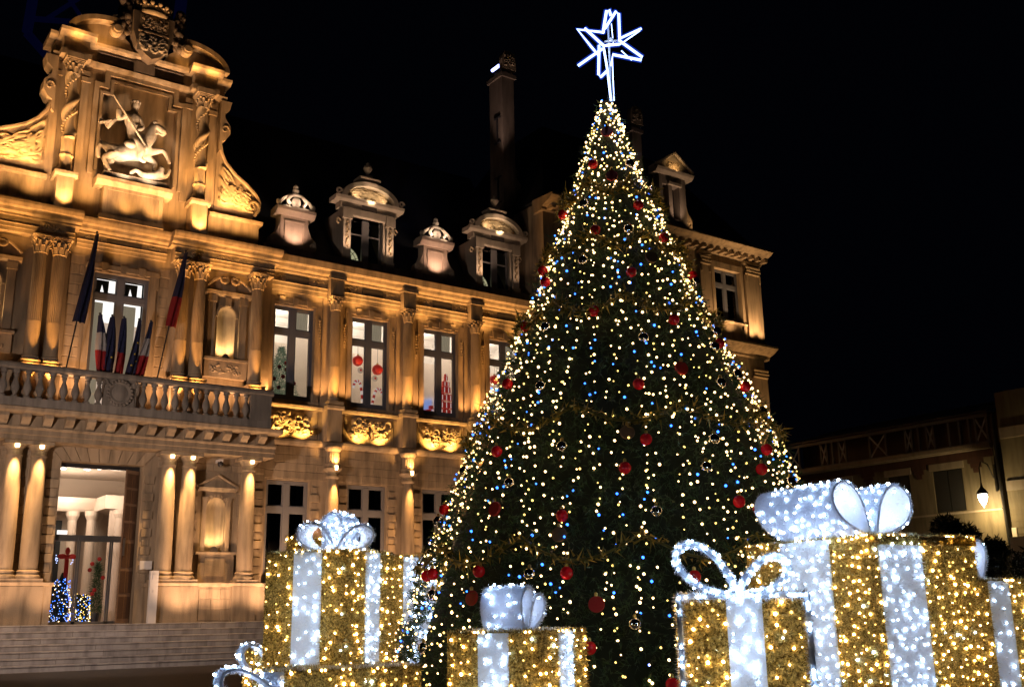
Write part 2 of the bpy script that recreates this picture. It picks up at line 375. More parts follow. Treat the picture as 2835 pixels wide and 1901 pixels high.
# ground-floor wall with door opening and niche
gw = MB(); wall_open(gw, 2.0, 17.95, 1.552, 9.6, 44.0, 44.55, [(9.42, 12.62, 1.4, 7.85), (15.36, 16.18, 4.40, 6.72)]); arch_fill(gw, 15.77, .41, 6.28, 6.72, 44.0, 44.55); P('wall', gw)
P('niche', niche_shell(15.77, 44.02, .41, 4.40, 6.28), smooth=True, loc=(15.77, 44, 4.4))
nf = MB()
for x in (15.24, 16.30): nf.box(x-.09, x+.09, 43.86, 44.0, 4.45, 6.55); nf.box(x-.12, x+.12, 43.83, 44.0, 6.55, 6.7)
nf.px([(43.84, 6.95), (43.78, 7.02), (43.74, 7.10), (44.0, 7.10), (44.0, 6.95)], 14.92, 16.62)
nf.py([(14.9, 7.10), (16.64, 7.10), (15.77, 7.58)], 43.86, 44.0)
nf.tube([(14.86, 43.82, 7.14), (15.77, 43.82, 7.64), (16.68, 43.82, 7.14)], .06, 6)
for t in np.linspace(0, PI, 11)[:-1]:
    a = [(15.77+r*math.cos(q), 6.28+r*math.sin(q)) for r, q in ((.42, t+.02), (.56, t+.02), (.56, t+.28), (.42, t+.28))]; nf.py(a[::-1], 43.93, 44.0)
P('niche_surround', nf, loc=(15.77, 44, 4.4))
ns = MB().box(14.95, 16.75, 43.72, 44.0, 4.30, 4.40); ns.box(15.08, 16.62, 43.8, 44.0, 3.1, 4.30); ns.box(15.35, 16.2, 43.76, 43.8, 3.4, 4.15); P('niche_sill', ns, loc=(15.77, 44, 3.1))
P('uplight', MB().py([(15.77+.17*math.cos(t), 4.41+.24*math.sin(t)) for t in np.linspace(0, PI, 12)], 43.90, 43.94), 'stone_d', loc=(15.77, 43.9, 4.4))
spot((15.77, 44.08, 4.50), (15.77, 44.28, 6.6), 42, (1, .66, .26), 120, .8, .12)
# quoins: alternating long and short blocks beside door, columns and windows
qb = {}
def block(x0, x1, y0, y1, z0, z1, mat='stone', name='quoin_block'):
    key = (round(x1-x0, 2), round(y1-y0, 2), round(z1-z0, 2), mat, name)
    if key not in qb:
        a, b, c = key[:3]; e = .012; m = MB().box(e, a-e, 0, b, e, c-e)
        m.v = [(x+(.014 if (y == 0 and x < a/2) else (-.014 if y == 0 else 0)), y, z+(.014 if (y == 0 and z < c/2) else (-.014 if y == 0 else 0))) for x, y, z in m.v]
        o = obj(name, m, mat, TH, (0,0,0), local=True); qb[key] = o.data; WL[o] = Vector((x0, y0, z0)); o.location = WL[o]-WL[TH]; return o
    return link(qb[key], name, TH, (x0, y0, z0))
def quoins(x0, x1, y, za, zb, step=.36, flip=0, d=.07):
    k = 0; z = za
    while z+step <= zb+.01:
        if (k+flip) % 2 == 0: block(x0, x1, y-d, y, z, z+step)
        else: block(x0+.06, x1-.06, y-.028, y, z, z+step)
        k += 1; z += step
quoins(8.86, 9.40, 44.0, 3.15, 7.8); quoins(12.68, 13.12, 44.0, 3.15, 7.8, flip=1); quoins(7.82, 8.2, 44.0, 3.15, 7.8, flip=1); quoins(13.75, 14.1, 44.0, 3.15, 7.8); quoins(14.66, 14.98, 44.0, 3.15, 7.8, flip=1)
quoins(17.3, 17.9, 44.0, 3.15, 7.8)
# flat arch over the door: splayed voussoirs
for i in range(9):
    f0, f1 = i/9, (i+1)/9; xa, xb = 9.42+3.2*f0, 9.42+3.2*f1; ta, tb = (f0-.5)*1.0, (f1-.5)*1.0
    m = MB().py([(xa+.012, 7.85), (xb-.012, 7.85), (xb+tb-.014, 8.42), (xa+ta+.014, 8.42)], 43.93 if i != 4 else 43.89, 44.0); P('voussoir', m, loc=((xa+xb)/2, 43.95, 7.85))
# ashlar courses of the ground-floor wall above the columns and between them
R = random.Random(11)
def ashlar(x0, x1, y, z0, z1, hgt=.36, wid=.8, skip=()):
    z = z0; k = 0
    while z+hgt <= z1+.01:
        x = x0-(.4 if k % 2 else 0)
        while x < x1-.05:
            w = wid; a, b = max(x, x0), min(x+w, x1)
            if b-a > .12 and not any(a < s1 and b > s0 and z < t1 and z+hgt > t0 for s0, s1, t0, t1 in skip): block(a, b, y-.018, y, z, z+hgt, 'stone', 'ashlar_block')
            x += w
        z += hgt; k += 1
ashlar(6.4, 8.84, 44.0, 7.82, 8.45, .315); ashlar(13.2, 17.9, 44.0, 7.82, 8.45, .315)
ashlar(16.72, 17.28, 44.0, 3.2, 7.8, .46, .8); ashlar(2.3, 7.3, 44.0, 3.2, 7.8, .46, .9)
ashlar(9.03, 9.64, 44.0, 9.9, 16.5, .44, .8); ashlar(12.72, 13.18, 44.0, 9.9, 16.5, .44, .8); ashlar(14.92, 16.26, 43.05, 1.6, 2.9, .43, .9); ashlar(5.55, 7.02, 43.05, 1.6, 2.9, .43, .9)
for x, w in ((4, 60), (7.0, 60), (9.1, 36), (14.2, 80), (15.7, 70), (17.6, 90)): spot((x, 41.9, 1.75), (x, 44, 6.8), w*1.5, (1, .58, .28), 120, 1, .2)  # added wash lamps, unseen, to brighten the ground-floor wall
for x, w in ((19.2, 80), (21.2, 60), (23.2, 80), (25.2, 60), (27.2, 80), (30, 80)): spot((x, 42.2, 1.75), (x, 44.2, 6.4), w*1.7, (1, .56, .25), 120, 1, .2)  # unseen washers added along the wing foot, hidden behind the gifts
for x in (5.2, 9.3, 11.2, 12.8, 15.8): spot((x, 42.85, 9.75), (x, 44, 14.8), 170, (1, .52, .20), 95, 1, .15)  # extra unseen wash lamps on the balcony to lift the first-floor wall
# entablature under the balcony, consoles, balcony slab
ar = MB().px([(42.95, 8.42), (42.95, 8.60), (42.90, 8.62), (42.90, 8.80), (42.82, 8.84), (42.80, 8.90), (44.1, 8.90), (44.1, 8.42)], 1.9, 17.9); P('architrave', ar)
P('console_band', MB().box(1.9, 17.9, 42.98, 44.1, 8.90, 9.36))
x = 2.2
while x < 17.7:
    P('console', MB().px([(42.98, 8.92), (42.86, 8.94), (42.62, 9.12), (42.50, 9.22), (42.50, 9.355), (42.98, 9.355)], x-.16, x+.16), loc=(x, 42.9, 8.92)); x += .79
P('balcony_slab', MB().px([(42.42, 9.36), (42.30, 9.42), (42.26, 9.55), (42.30, 9.58), (44.1, 9.58), (44.1, 9.36)], 1.8, 18.0))
# ------------------------------------------------------------------ balustrade
BAL = P('balustrade', MB().box(1.9, 17.45, 42.36, 42.68, 9.58, 9.92), 'stone_g', loc=(9.7, 42.5, 9.58))
P('rail', MB().px([(42.34, 11.0), (42.28, 11.06), (42.28, 11.17), (42.33, 11.25), (42.70, 11.25), (42.75, 11.17), (42.75, 11.06), (42.68, 11.0)], 1.9, 17.5), 'stone_g', parent=BAL)
for a, b in ((16.5, 17.42), (1.95, 2.6)): P('pier', MB().box(a, b, 42.33, 42.71, 9.9, 11.01), 'stone_g', parent=BAL)
P('side_parapet', MB().box(17.12, 17.42, 42.71, 44.0, 9.58, 11.24), 'stone_g', parent=BAL)
bp = [(.13, 0), (.13, .07), (.08, .10), (.075, .16), (.15, .34), (.16, .42), (.13, .55), (.075, .72), (.065, .80), (.10, .88), (.08, .93), (.13, .98), (.13, 1.08)]
b0 = None; x = 2.85
while x < 16.4:
    if not 10.35 < x < 11.7:
        if b0 is None: b0 = obj('baluster', MB().lathe(0, 0, bp, 14), 'stone_g', BAL, (x, 42.52, 9.92), True, True)
        else: dup(b0, (x, 42.52, 9.92), BAL)
    x += .435
md = MB().box(10.42, 11.62, 42.40, 42.64, 9.9, 11.01); P('medallion_panel', md, 'stone_g', parent=BAL)
mm = MB(); mm.lathe(0, 0, [(0.001, .10), (.2, .09), (.32, .06), (.36, .08), (.42, .10), (.46, .06), (.46, 0)], 28)
mm.v = [(11.02+x, 42.38-z, 10.46+y) for x, y, z in mm.v]
for i in range(22):
    a = 2*PI*i/22; mm.ball((11.02+.47*math.cos(a), 42.33, 10.46+.5*math.sin(a)), .07, 7, 5)
for s in (-1, 1):
    for k in range(5): mm.tube([(11.02+s*.42, 42.34, 10.75), (11.02+s*(.58+.03*k), 42.30, 10.98-.07*k), (11.02+s*(.74-.01*k), 42.32, 10.86-.11*k)], .028, 5)
P('medallion', mm, 'stone_g', smooth=True, parent=BAL)
# ------------------------------------------------------------------ first floor of the centre block
fw = MB(); wall_open(fw, 2.0, 17.9, 9.58, 18.0, 44.0, 44.5, [(10.02, 12.34, 9.9, 15.9), (15.38, 16.22, 12.78, 15.2), (5.72, 6.56, 12.78, 15.2)])
for xc in (15.80, 6.14): arch_fill(fw, xc, .42, 14.78, 15.2, 44.0, 44.5)
P('wall', fw)
def fluted(z0, z1, r0, r1, zf):
    fl = lambda a, z: 1-(.10*max(0, math.cos(a*22))**2 if z > zf else 0)
    zz = [(r0+.03, z0), (r0+.05, z0+.06), (r0+.01, z0+.12), (r0+.04, z0+.18), (r0, z0+.22)]+[(r0+(r1-r0)*t, z0+.22+(z1-z0-.22)*t) for t in (.12, .22, (zf-z0-.23)/(z1-z0-.22), (zf-z0-.20)/(z1-z0-.22), .5, .65, .8, .93, 1)]
    return MB().lathe(0, 0, zz, 88, rf=fl)
CAP = None
def fcolumn(x, y, z0, z1, r0, r1, zf, sc, pw, parent=None):
    global CAP
    o = obj('column', fluted(0, z1-z0, r0, r1, zf-z0), 'stone', TH, (x, y, z0), True, True)
    if CAP is None: CAP = obj('column_capital', cap_leaves(), 'stone', o, (x, y, z1), False, True)
    else: c = link(CAP.data, 'column_capital', o, (x, y, z1))
    for c in o.children: c.scale = (sc, sc, sc)
    obj('column_base', MB().box(-r0-.12, r0+.12, -r0-.12, r0+.12, -.14, 0), 'stone', o, (x, y, z0), False, True)
    spot(*pw)
for x in (4.9, 7.78, 8.50, 13.60, 14.33, 16.98):
    fcolumn(x, 43.42, 11.58, 16.02, .285, .245, 13.2, .98, ((x-.05, 42.80, 10.5), (x, 43.28, 15.6), 540, WARM, 44, 1.0, .06))
    P('column_pedestal', MB().box(x-.355, x+.355, 43.0, 44.0, 9.58, 11.44), loc=(x, 43.4, 9.6))
# niches of the first floor with broken scroll pediments
for xc in (15.80, 6.14):
    P('niche', niche_shell(xc, 44.02, .42, 12.78, 14.78), smooth=True, loc=(xc, 44, 12.8))
    m = MB()
    for s in (-1, 1):
        m.box(xc+s*.72-.16, xc+s*.72+.16, 43.84, 44.0, 12.76, 15.35); m.box(xc+s*.72-.20, xc+s*.72+.20, 43.8, 44.0, 15.35, 15.65)
        pts = [(xc+s*(1.02-.80*t), 43.76, 16.06+.46*math.sin(t*PI/2)) for t in np.linspace(0, 1, 9)]+[(xc+s*(.26+.16*math.cos(q)), 43.76, 16.40+.14*math.sin(q)) for q in np.linspace(2.2, 8.4, 16)]
        m.tube(pts, .07, 6)
    m.box(xc-.62, xc+.62, 43.9, 44.0, 14.72, 14.84) if False else None
    for t in np.linspace(0, PI, 16): m.box(xc+.47*math.cos(t)-.05, xc+.47*math.cos(t)+.05, 43.94, 44.0, 14.78+.47*math.sin(t)-.05, 14.78+.47*math.sin(t)+.05)
    m.px([(43.86, 15.66), (43.78, 15.72), (43.74, 15.86), (44.0, 15.86), (44.0, 15.66)], xc-1.06, xc+1.06); m.box(xc-.13, xc+.13, 43.8, 44.0, 15.2, 15.6); m.box(xc-.30, xc+.30, 43.82, 44.0, 15.86, 16.2)
    P('niche_surround', m, loc=(xc, 44, 12.8))
    q = MB().box(xc-1.02, xc+1.02, 43.62, 44.0, 12.66, 12.77); q.box(xc-.96, xc+.96, 43.74, 44.0, 11.9, 12.66); q.relief(xc-.8, xc+.8, 12.0, 12.58, 43.735, .06, 5, 30, 14, 6, 4); P('niche_sill', q, loc=(xc, 44, 11.9))
    P('uplight', MB().py([(xc+.16*math.cos(t), 12.785+.24*math.sin(t)) for t in np.linspace(0, PI, 12)], 43.84, 43.88), 'stone_d', loc=(xc, 43.9, 12.8))
    spot((xc, 44.06, 12.88), (xc, 44.30, 15), 46, (1, .66, .26), 120, .8, .12)
# entablature of the first floor, broken forward over the columns
def entab(x0, x1, y, fr=True, mat='stone'):
    m = MB().px([(y, 16.80), (y, 16.95), (y-.04, 16.96), (y-.04, 17.10), (y-.08, 17.13), (y+.6, 17.13), (y+.6, 16.80)], x0, x1); P('architrave', m, mat, loc=(x0, y, 16.8))
    P('frieze', MB().box(x0, x1, y+.02, y+.6, 17.13, 17.40), mat, loc=(x0, y, 17.1))
    c = MB().px([(y-.02, 17.40), (y-.10, 17.45), (y-.10, 17.52), (y-.26, 17.58), (y-.30, 17.70), (y-.42, 17.76), (y-.50, 17.90), (y-.52, 18.0), (y+.6, 18.03), (y+.6, 17.40)], x0-.2, x1+.2); P('cornice', c, mat, loc=(x0, y, 17.4))
entab(2.0, 9.0, 43.42); entab(9.2, 12.95, 43.92); entab(13.15, 17.75, 43.42)
for a, b, y in ((2.2, 7.3, 43.43), (9.45, 10.35, 43.93), (11.9, 12.75, 43.93), (14.8, 16.6, 43.43)):
    P('frieze_carving', MB().relief(a, b, 17.14, 17.39, y, .05, int(a*10), 60, 10, 14, 14), 'stone_r', loc=(a, y, 17.1))
for x in (8.14, 13.97): P('frieze_carving', MB().relief(x-.5, x+.5, 16.84, 17.38, 43.37, .09, int(x*7), 26, 18, 8, 6), 'stone_r', loc=(x, 43.4, 17.1))
P('name_slab', MB().box(10.4, 11.85, 43.90, 43.95, 17.16, 17.37), 'stone_d', loc=(11.1, 43.9, 17.2))
# window surrounds with keystones
def crossette(x0, x1, z0, z1, y, keys=True):
    m = MB(); w = .26
    m.box(x0-w, x0, y-.09, y, z0, z1+.1); m.box(x1, x1+w, y-.09, y, z0, z1+.1); m.box(x0-w-.1, x1+w+.1, y-.10, y, z1+.1, z1+.32) ; m.box(x0-w-.1, x0-w+.02, y-.08, y, z1-.45, z1+.1); m.box(x1+w-.02, x1+w+.1, y-.08, y, z1-.45, z1+.1)
    P('window_surround', m, loc=(x0, y, z0))
    for f in (-.8, 0, .8):
        xc = (x0+x1)/2+f*(x1-x0)*.42; P('keystone', MB().py([(xc-.10, z1), (xc+.10, z1), (xc+.15, z1+.38), (xc-.15, z1+.38)], y-.16, y-.101), loc=(xc, y, z1))
crossette(10.02, 12.34, 9.9, 15.9, 44.0)
# ------------------------------------------------------------------ windows
def window(x0, x1, z0, z1, zt, y, mat='frame', panes='glass', name='window', bars=False, parent=None, extra=None):
    """two leaves with fanlights over a transom; frame is the part, each pane hangs in it"""
    fw_, ml, xc = .12, .14, (x0+x1)/2; m = MB()
    m.box(x0, x0+fw_, y, y+.12, z0, z1); m.box(x1-fw_, x1, y, y+.12, z0, z1); m.box(x0+fw_, x1-fw_, y, y+.12, z1-fw_, z1); m.box(x0+fw_, x1-fw_, y, y+.12, z0, z0+.2)
    m.box(xc-ml, xc+ml, y-.02, y+.12, z0+.2, z1-fw_); m.box(x0+fw_, xc-ml, y-.01, y+.12, zt-.13, zt+.13); m.box(xc+ml, x1-fw_, y-.01, y+.12, zt-.13, zt+.13)
    for a, b in ((x0+fw_, xc-ml), (xc+ml, x1-fw_)):
        for c, d in ((z0+.2, zt-.13), (zt+.13, z1-fw_)):
            m.box(a, a+.055, y+.02, y+.1, c, d); m.box(b-.055, b, y+.02, y+.1, c, d); m.box(a+.055, b-.055, y+.02, y+.1, d-.055, d); m.box(a+.055, b-.055, y+.02, y+.1, c, c+.055)
            if bars: m.box(a, b, y+.03, y+.08, (c+d)/2-.02, (c+d)/2+.02)
    o = obj(name, m, mat, TH, (xc, y, z0))
    for a, b in ((x0+fw_, xc-ml), (xc+ml, x1-fw_)):
        for c, d in ((z0+.2, zt-.13), (zt+.13, z1-fw_)): obj('pane', MB().box(a+.05, b-.05, y+.055, y+.062, c+.05, d-.05), panes, o, (a, y, c))
    return o
def lit_room(o, x0, x1, z0, z1, zt, y, left=(.78, 1.0), right=(1., 1.), up=('film2', 'curtain')):
    """what stands behind a lit window: backlit blinds in the lower lights, ceiling and curtain above"""
    xc = (x0+x1)/2
    m = MB().quad((x0, y+.36, z0), (xc, y+.36, z0), (xc, y+.36, z0+(zt-z0)*left[0]), (x0, y+.36, z0+(zt-z0)*left[0])); obj('blind', m, 'blind', o, (x0, y, z0)); m = MB().quad((xc+.005, y+.36, z0), (x1, y+.36, z0), (x1, y+.36, z0+(zt-z0)*right[0]), (xc+.005, y+.36, z0+(zt-z0)*right[0])); obj('blind', m, 'blind', o, (xc, y, z0))
    r = MB(); a, b, c, d = x0-.15, x1+.6, y+.34, y+3.4; r.box(a, b, c, d, z1+.35, z1+.4); r.box(a, b, d, d+.05, z0, z1+.35); r.box(a-.05, a, c, d, z0, z1+.35); r.box(b, b+.05, c, d, z0, z1+.35); r.box(a, b, c, d, z0-.06, z0-.01); r.px([(d-.2, z1+.15), (d-.1, z1+.05), (d, z1), (d, z1+.35), (d-.3, z1+.35)], a, b); obj('room', r, 'room', o, (x0, y, z0))
    pointl(((x0+x1)/2-.2, y+1.9, z1-.35), 40, (1, .86, .72), .15)
    c = MB()
    xs = np.linspace(xc+.05, x1-.08, 13)
    for i in range(12): c.quad((xs[i], y+.42+.03*(i % 2), zt), (xs[i+1], y+.42+.03*((i+1) % 2), zt), (xs[i+1], y+.42+.03*((i+1) % 2), z1), (xs[i], y+.42+.03*(i % 2), z1))
    obj('curtain', c, up[1], o, (xc, y, zt))
w = window(10.02, 12.34, 9.95, 15.88, 14.9, 44.18)
cw = MB()
for a, b, t0, t1, mm_ in ((10.1, 10.62, 10.30, 10.9, 0), (11.9, 12.28, 11.3, 12.2, 0)): pass
obj('blind', MB().box(10.1, 10.60, 44.5, 44.51, 10.0, 14.7), 'curtain', w, (10.1, 44.5, 10)); obj('blind', MB().box(11.25, 11.96, 44.5, 44.51, 10.0, 14.7), 'curtain', w, (11.3, 44.5, 10))
obj('room_wall', MB().box(10.0, 12.4, 45.4, 45.42, 9.9, 14.1), 'film', w, (11, 45, 10)); obj('glowing_ceiling', MB().box(10.0, 12.4, 45.38, 45.4, 14.1, 16), 'film2', w, (11, 45, 14))  # wall and ceiling panels emit themselves in place of room light
cu = MB()
for a, b in ((10.12, 10.78), (11.26, 11.98)):
    cu.add([(a, 44.52, 15.70), (b, 44.52, 15.70), (b-.02, 44.52, 14.9), ((a+b)/2+.2, 44.52, 14.95), ((a+b)/2+.05, 44.52, 15.5), ((a+b)/2-.05, 44.52, 14.95), (a, 44.52, 14.9)], [(0,1,2,3,4,5,6)])
obj('curtain', cu, simple('dark_curtain', (.10, .085, .05), .9), w, (11, 44.5, 15))
def epart(name, loc):
    o = bpy.data.objects.new(name, None); COL.objects.link(o); o.empty_display_size = .1; WL[o] = Vector(loc); o.parent = TH; o.location = Vector(loc)-WL[TH]; return o
# ------------------------------------------------------------------ sculpted gable (frontispiece)
gb = MB().box(7.7, 14.95, 44.3, 45.2, 18.0, 25.0); gb.box(7.7, 9.75, 43.9, 44.3, 18.0, 25.0); gb.box(12.95, 14.95, 43.9, 44.3, 18.0, 25.0); gb.box(9.75, 12.95, 43.9, 44.3, 24.75, 25.0); gb.box(9.75, 12.95, 43.9, 44.3, 18.0, 20.1)
gb.box(9.75, 10.0, 43.9, 44.3, 24.05, 24.75); gb.box(12.62, 12.95, 43.9, 44.3, 24.05, 24.75)
P('gable_wall', gb, loc=(11, 44, 18))
P('attic_block', MB().box(3.6, 7.75, 43.72, 45, 18.03, 19.35).px([(43.66, 19.35), (43.6, 19.42), (43.58, 19.55), (43.72, 19.62), (45, 19.62), (45, 19.35)], 3.5, 7.75), loc=(6, 44, 18)); P('attic_block', MB().box(14.62, 17.0, 43.72, 45, 18.03, 19.25).px([(43.66, 19.25), (43.6, 19.32), (43.58, 19.42), (43.72, 19.48), (45, 19.48), (45, 19.25)], 14.62, 17.15), loc=(16, 44, 18))
for x in (8.36, 14.0):      # pedestals
    m = MB().box(x-.37, x+.37, 43.0, 43.9, 18.03, 18.22); m.box(x-.33, x+.33, 43.05, 43.9, 18.22, 19.42); m.px([(43.0, 19.42), (42.93, 19.50), (42.92, 19.62), (43.9, 19.66), (43.9, 19.42)], x-.45, x+.45); P('pedestal', m, loc=(x, 43.4, 18))
    tw = MB(); n = 24; zs = np.linspace(19.66, 24.2, 90); vs = []; fs = []
    for z in zs:
        t = (z-19.9)/4.3; r = .235-.03*t; ph = 2*PI*2.6*t; amp = .10*(min(1, max(0, (z-21.2)/.4)) if z > 21.2 else 0)
        if z < 19.95: r = .30-.12*abs(math.sin((z-19.66)*18))*.3
        if abs(z-20.45) < .05 or abs(z-21.25) < .05: r += .04
        for i in range(n):
            a = 2*PI*i/n; k = 1+(.08*math.cos(8*a+22*t) if z < 21.2 else .13*math.cos(2*a-ph*2)); vs.append((x+amp*math.cos(ph)+r*k*math.cos(a), 43.42+amp*math.sin(ph)+r*k*math.sin(a), z))
    for j in range(89):
        for i in range(n): fs.append((j*n+i, j*n+(i+1) % n, (j+1)*n+(i+1) % n, (j+1)*n+i))
    tw.add(vs, fs)
    for z in np.linspace(21.5, 23.9, 26):      # vine leaves wound round the twisted part
        t = (z-19.9)/4.3; a = 2*PI*2.6*t+2.2; tw.ball((x+.25*math.cos(a), 43.42+.25*math.sin(a), z), .062, 6, 4, (1, 1, .8))
    o = P('twisted_column', tw, 'stone_r', smooth=True, loc=(x, 43.42, 19.66)); c = link(CAP.data, 'column_capital', o, (x, 43.42, 24.18)); c.scale = (.92, .92, .82)
    P('impost_block', MB().box(x-.42, x+.42, 43.02, 43.9, 24.82, 25.08), loc=(x, 43.4, 24.8))
    m = MB().box(x-.72+(.0 if x < 10 else -.0), x-.42, 43.78, 43.9, 19.7, 24.2); m.box(x+.42, x+.72, 43.78, 43.9, 19.7, 24.2)
    for q in (-.57, .57): m.box(x+q-.19, x+q+.19, 43.72, 43.9, 24.2, 24.42); m.box(x+q-.16, x+q+.16, 43.75, 43.9, 24.5, 24.72)
    P('pilaster', m, loc=(x, 43.8, 19.7))
# stepped frame round the recess
fr = MB()
def framestrip(w, y, d, xa, xb, xs, z0, zs, zt):
    """eared frame: jambs xa / xb up to zs, then narrower xs up to zt"""
    fr.box(xa, xa+w, y-d, y, z0, zs); fr.box(xb-w, xb, y-d, y, z0, zs); fr.box(xa, xa+xs+w, y-d, y, zs, zs+w); fr.box(xb-xs-w, xb, y-d, y, zs, zs+w)
    fr.box(xa+xs, xa+xs+w, y-d, y, zs+w, zt); fr.box(xb-xs-w, xb-xs, y-d, y, zs+w, zt); fr.box(xa+xs, xb-xs, y-d, y, zt, zt+w)
framestrip(.20, 43.9, .16, 9.30, 13.36, .42, 20.1, 24.18, 24.82); framestrip(.12, 43.9, .09, 9.58, 13.08, .42, 20.3, 23.92, 24.55)
P('recess_frame', fr, loc=(11.3, 43.9, 20.1))
m = MB().box(9.95, 12.45, 43.35, 44.3, 18.2, 19.50); m.box(9.85, 12.55, 43.28, 44.3, 18.03, 18.22); m.box(10.18, 12.22, 43.33, 43.36, 18.4, 19.35) if False else None
m.box(9.95, 10.12, 43.31, 43.35, 18.22, 19.5); m.box(12.28, 12.45, 43.31, 43.35, 18.22, 19.5); m.box(10.12, 12.28, 43.31, 43.35, 19.36, 19.5)
m.px([(43.3, 19.50), (43.2, 19.6), (43.12, 19.68), (43.10, 19.84), (44.3, 19.86), (44.3, 19.5)], 9.6, 12.8); P('statue_pedestal', m, loc=(11.2, 43.8, 18))
# entablature, pediment segments
e = MB().px([(43.7, 25.0), (43.64, 25.1), (43.6, 25.2), (43.7, 25.26), (45, 25.26), (45, 25.0)], 7.5, 15.15); e.box(7.6, 15.05, 43.78, 45, 25.26, 25.82)
e.px([(43.74, 25.82), (43.62, 25.88), (43.5, 25.94), (43.46, 26.06), (45, 26.1), (45, 25.82)], 7.3, 15.3); P('gable_entablature', e, loc=(11, 44, 25))
for x in (8.36, 14.0):
    m = MB().box(x-.62, x+.62, 43.2, 43.8, 25.0, 25.26); m.box(x-.52, x+.52, 43.28, 43.8, 25.26, 25.84); m.px([(43.24, 25.84), (43.1, 25.92), (42.98, 26.0), (42.95, 26.14), (43.8, 26.16), (43.8, 25.84)], x-.74, x+.74); P('entablature_block', m, loc=(x, 43.4, 25))
m = MB()
for a, b in ((9.35, 10.9), (11.75, 13.1)): m.box(a, b, 43.66, 43.78, 25.32, 25.36); m.box(a, b, 43.66, 43.78, 25.74, 25.78)
m.relief(9.3, 10.85, 25.36, 25.74, 43.775, .03, 9, 40, 14, 10, 10); m.relief(11.8, 13.1, 25.36, 25.74, 43.775, .03, 19, 40, 14, 10, 10); m.box(10.85, 11.75, 43.6, 43.78, 25.28, 25.8); P('frieze_carving', m, 'stone_d2', loc=(11, 43.7, 25.3))
for s, x0 in ((1, 7.85), (-1, 15.0)):   # broken segmental pediment with scrolled ends
    arc = [(x0+s*(1.95-1.95*math.cos(t)), 26.14+1.12*math.sin(t)) for t in np.linspace(0, 1.62, 14)]
    inn = [(x0+s*(1.95-1.68*math.cos(t)), 26.14+.90*math.sin(t)) for t in np.linspace(1.62, 0, 14)]
    pol = arc+inn; pol = pol if s < 0 else pol[::-1]
    P('pediment_arc', MB().py(pol, 43.05, 44.6), loc=(x0, 43.5, 26.1))
    tym = [(x0+s*.2, 26.12)]+[(x0+s*(1.95-1.70*math.cos(t)), 26.14+.91*math.sin(t)) for t in np.linspace(0, 1.62, 12)]+[(x0+s*2.7, 26.5), (x0+s*2.9, 26.12)]
    tym = tym if s < 0 else tym[::-1]; P('tympanum', MB().py(tym, 43.55, 44.5), loc=(x0, 43.6, 26.1))
    m = MB(); m.lathe(0, 0, [(.001, .46), (.16, .46), (.17, .40), (.26, .38), (.27, 0)], 20); m.v = [(x0+s*2.02+a, 43.4-c, 26.74+b) for a, b, c in m.v]; P('scroll', m, loc=(x0, 43.4, 26.8))
    P('finial_block', MB().py([(x0+s*1.7, 27.2), (x0+s*1.95, 27.75), (x0+s*2.6, 28.05), (x0+s*2.7, 27.4)][::-s], 43.7, 44.5), loc=(x0, 44, 27.4))
# coat of arms with crown
sh = MB(); out = [(10.5, 27.9), (10.55, 26.9), (10.75, 26.3), (11.1, 25.9), (11.42, 25.72), (11.75, 25.9), (12.1, 26.3), (12.28, 26.9), (12.32, 27.9)]
sh.py(out[::-1], 43.0, 44.4); o = P('coat_of_arms', sh, 'stone_d2', loc=(11.4, 43.3, 25.8))
P('shield', MB().relief(10.78, 12.05, 27.0, 27.78, 42.98, .06, 3, 34, 26, 26, 6).box(10.74, 12.09, 42.93, 43.0, 26.92, 26.99), 'stone', parent=o)
P('shield_carving', MB().relief(10.75, 12.1, 26.0, 26.95, 42.985, .10, 4, 34, 26, 22, 8), 'stone_g', parent=o)
m = MB(); m.lathe(11.4, 43.4, [(.72, 27.86), (.78, 27.92), (.78, 28.02), (.70, 28.06), (.74, 28.3), (.62, 28.3)], 30); m.v = [(x, 43.4+(y-43.4)*.75, z) for x, y, z in m.v]
for i in range(14): a = 2*PI*i/14; m.ball((11.4+.78*math.cos(a), 43.4+.58*math.sin(a), 28.42), .10, 8, 6, (1, .7, 1.3)); m.ball((11.4+.78*math.cos(a+.22), 43.4+.58*math.sin(a+.22), 28.28), .06, 6, 5)
P('crown', m, 'stone_r', smooth=True, parent=o)
for s in (-1, 1):
    m = MB(); cx = 11.4+s*1.22
    for k in range(60): m.ball((cx+R.uniform(-.24, .24)-s*.1*(k/60), 43.4+R.uniform(-.2, .1), 26.7+1.9*k/60), R.uniform(.09, .19), 8, 6, (1, .8, 1.3))
    P('supporter', m, 'stone_d2', smooth=True, parent=o)
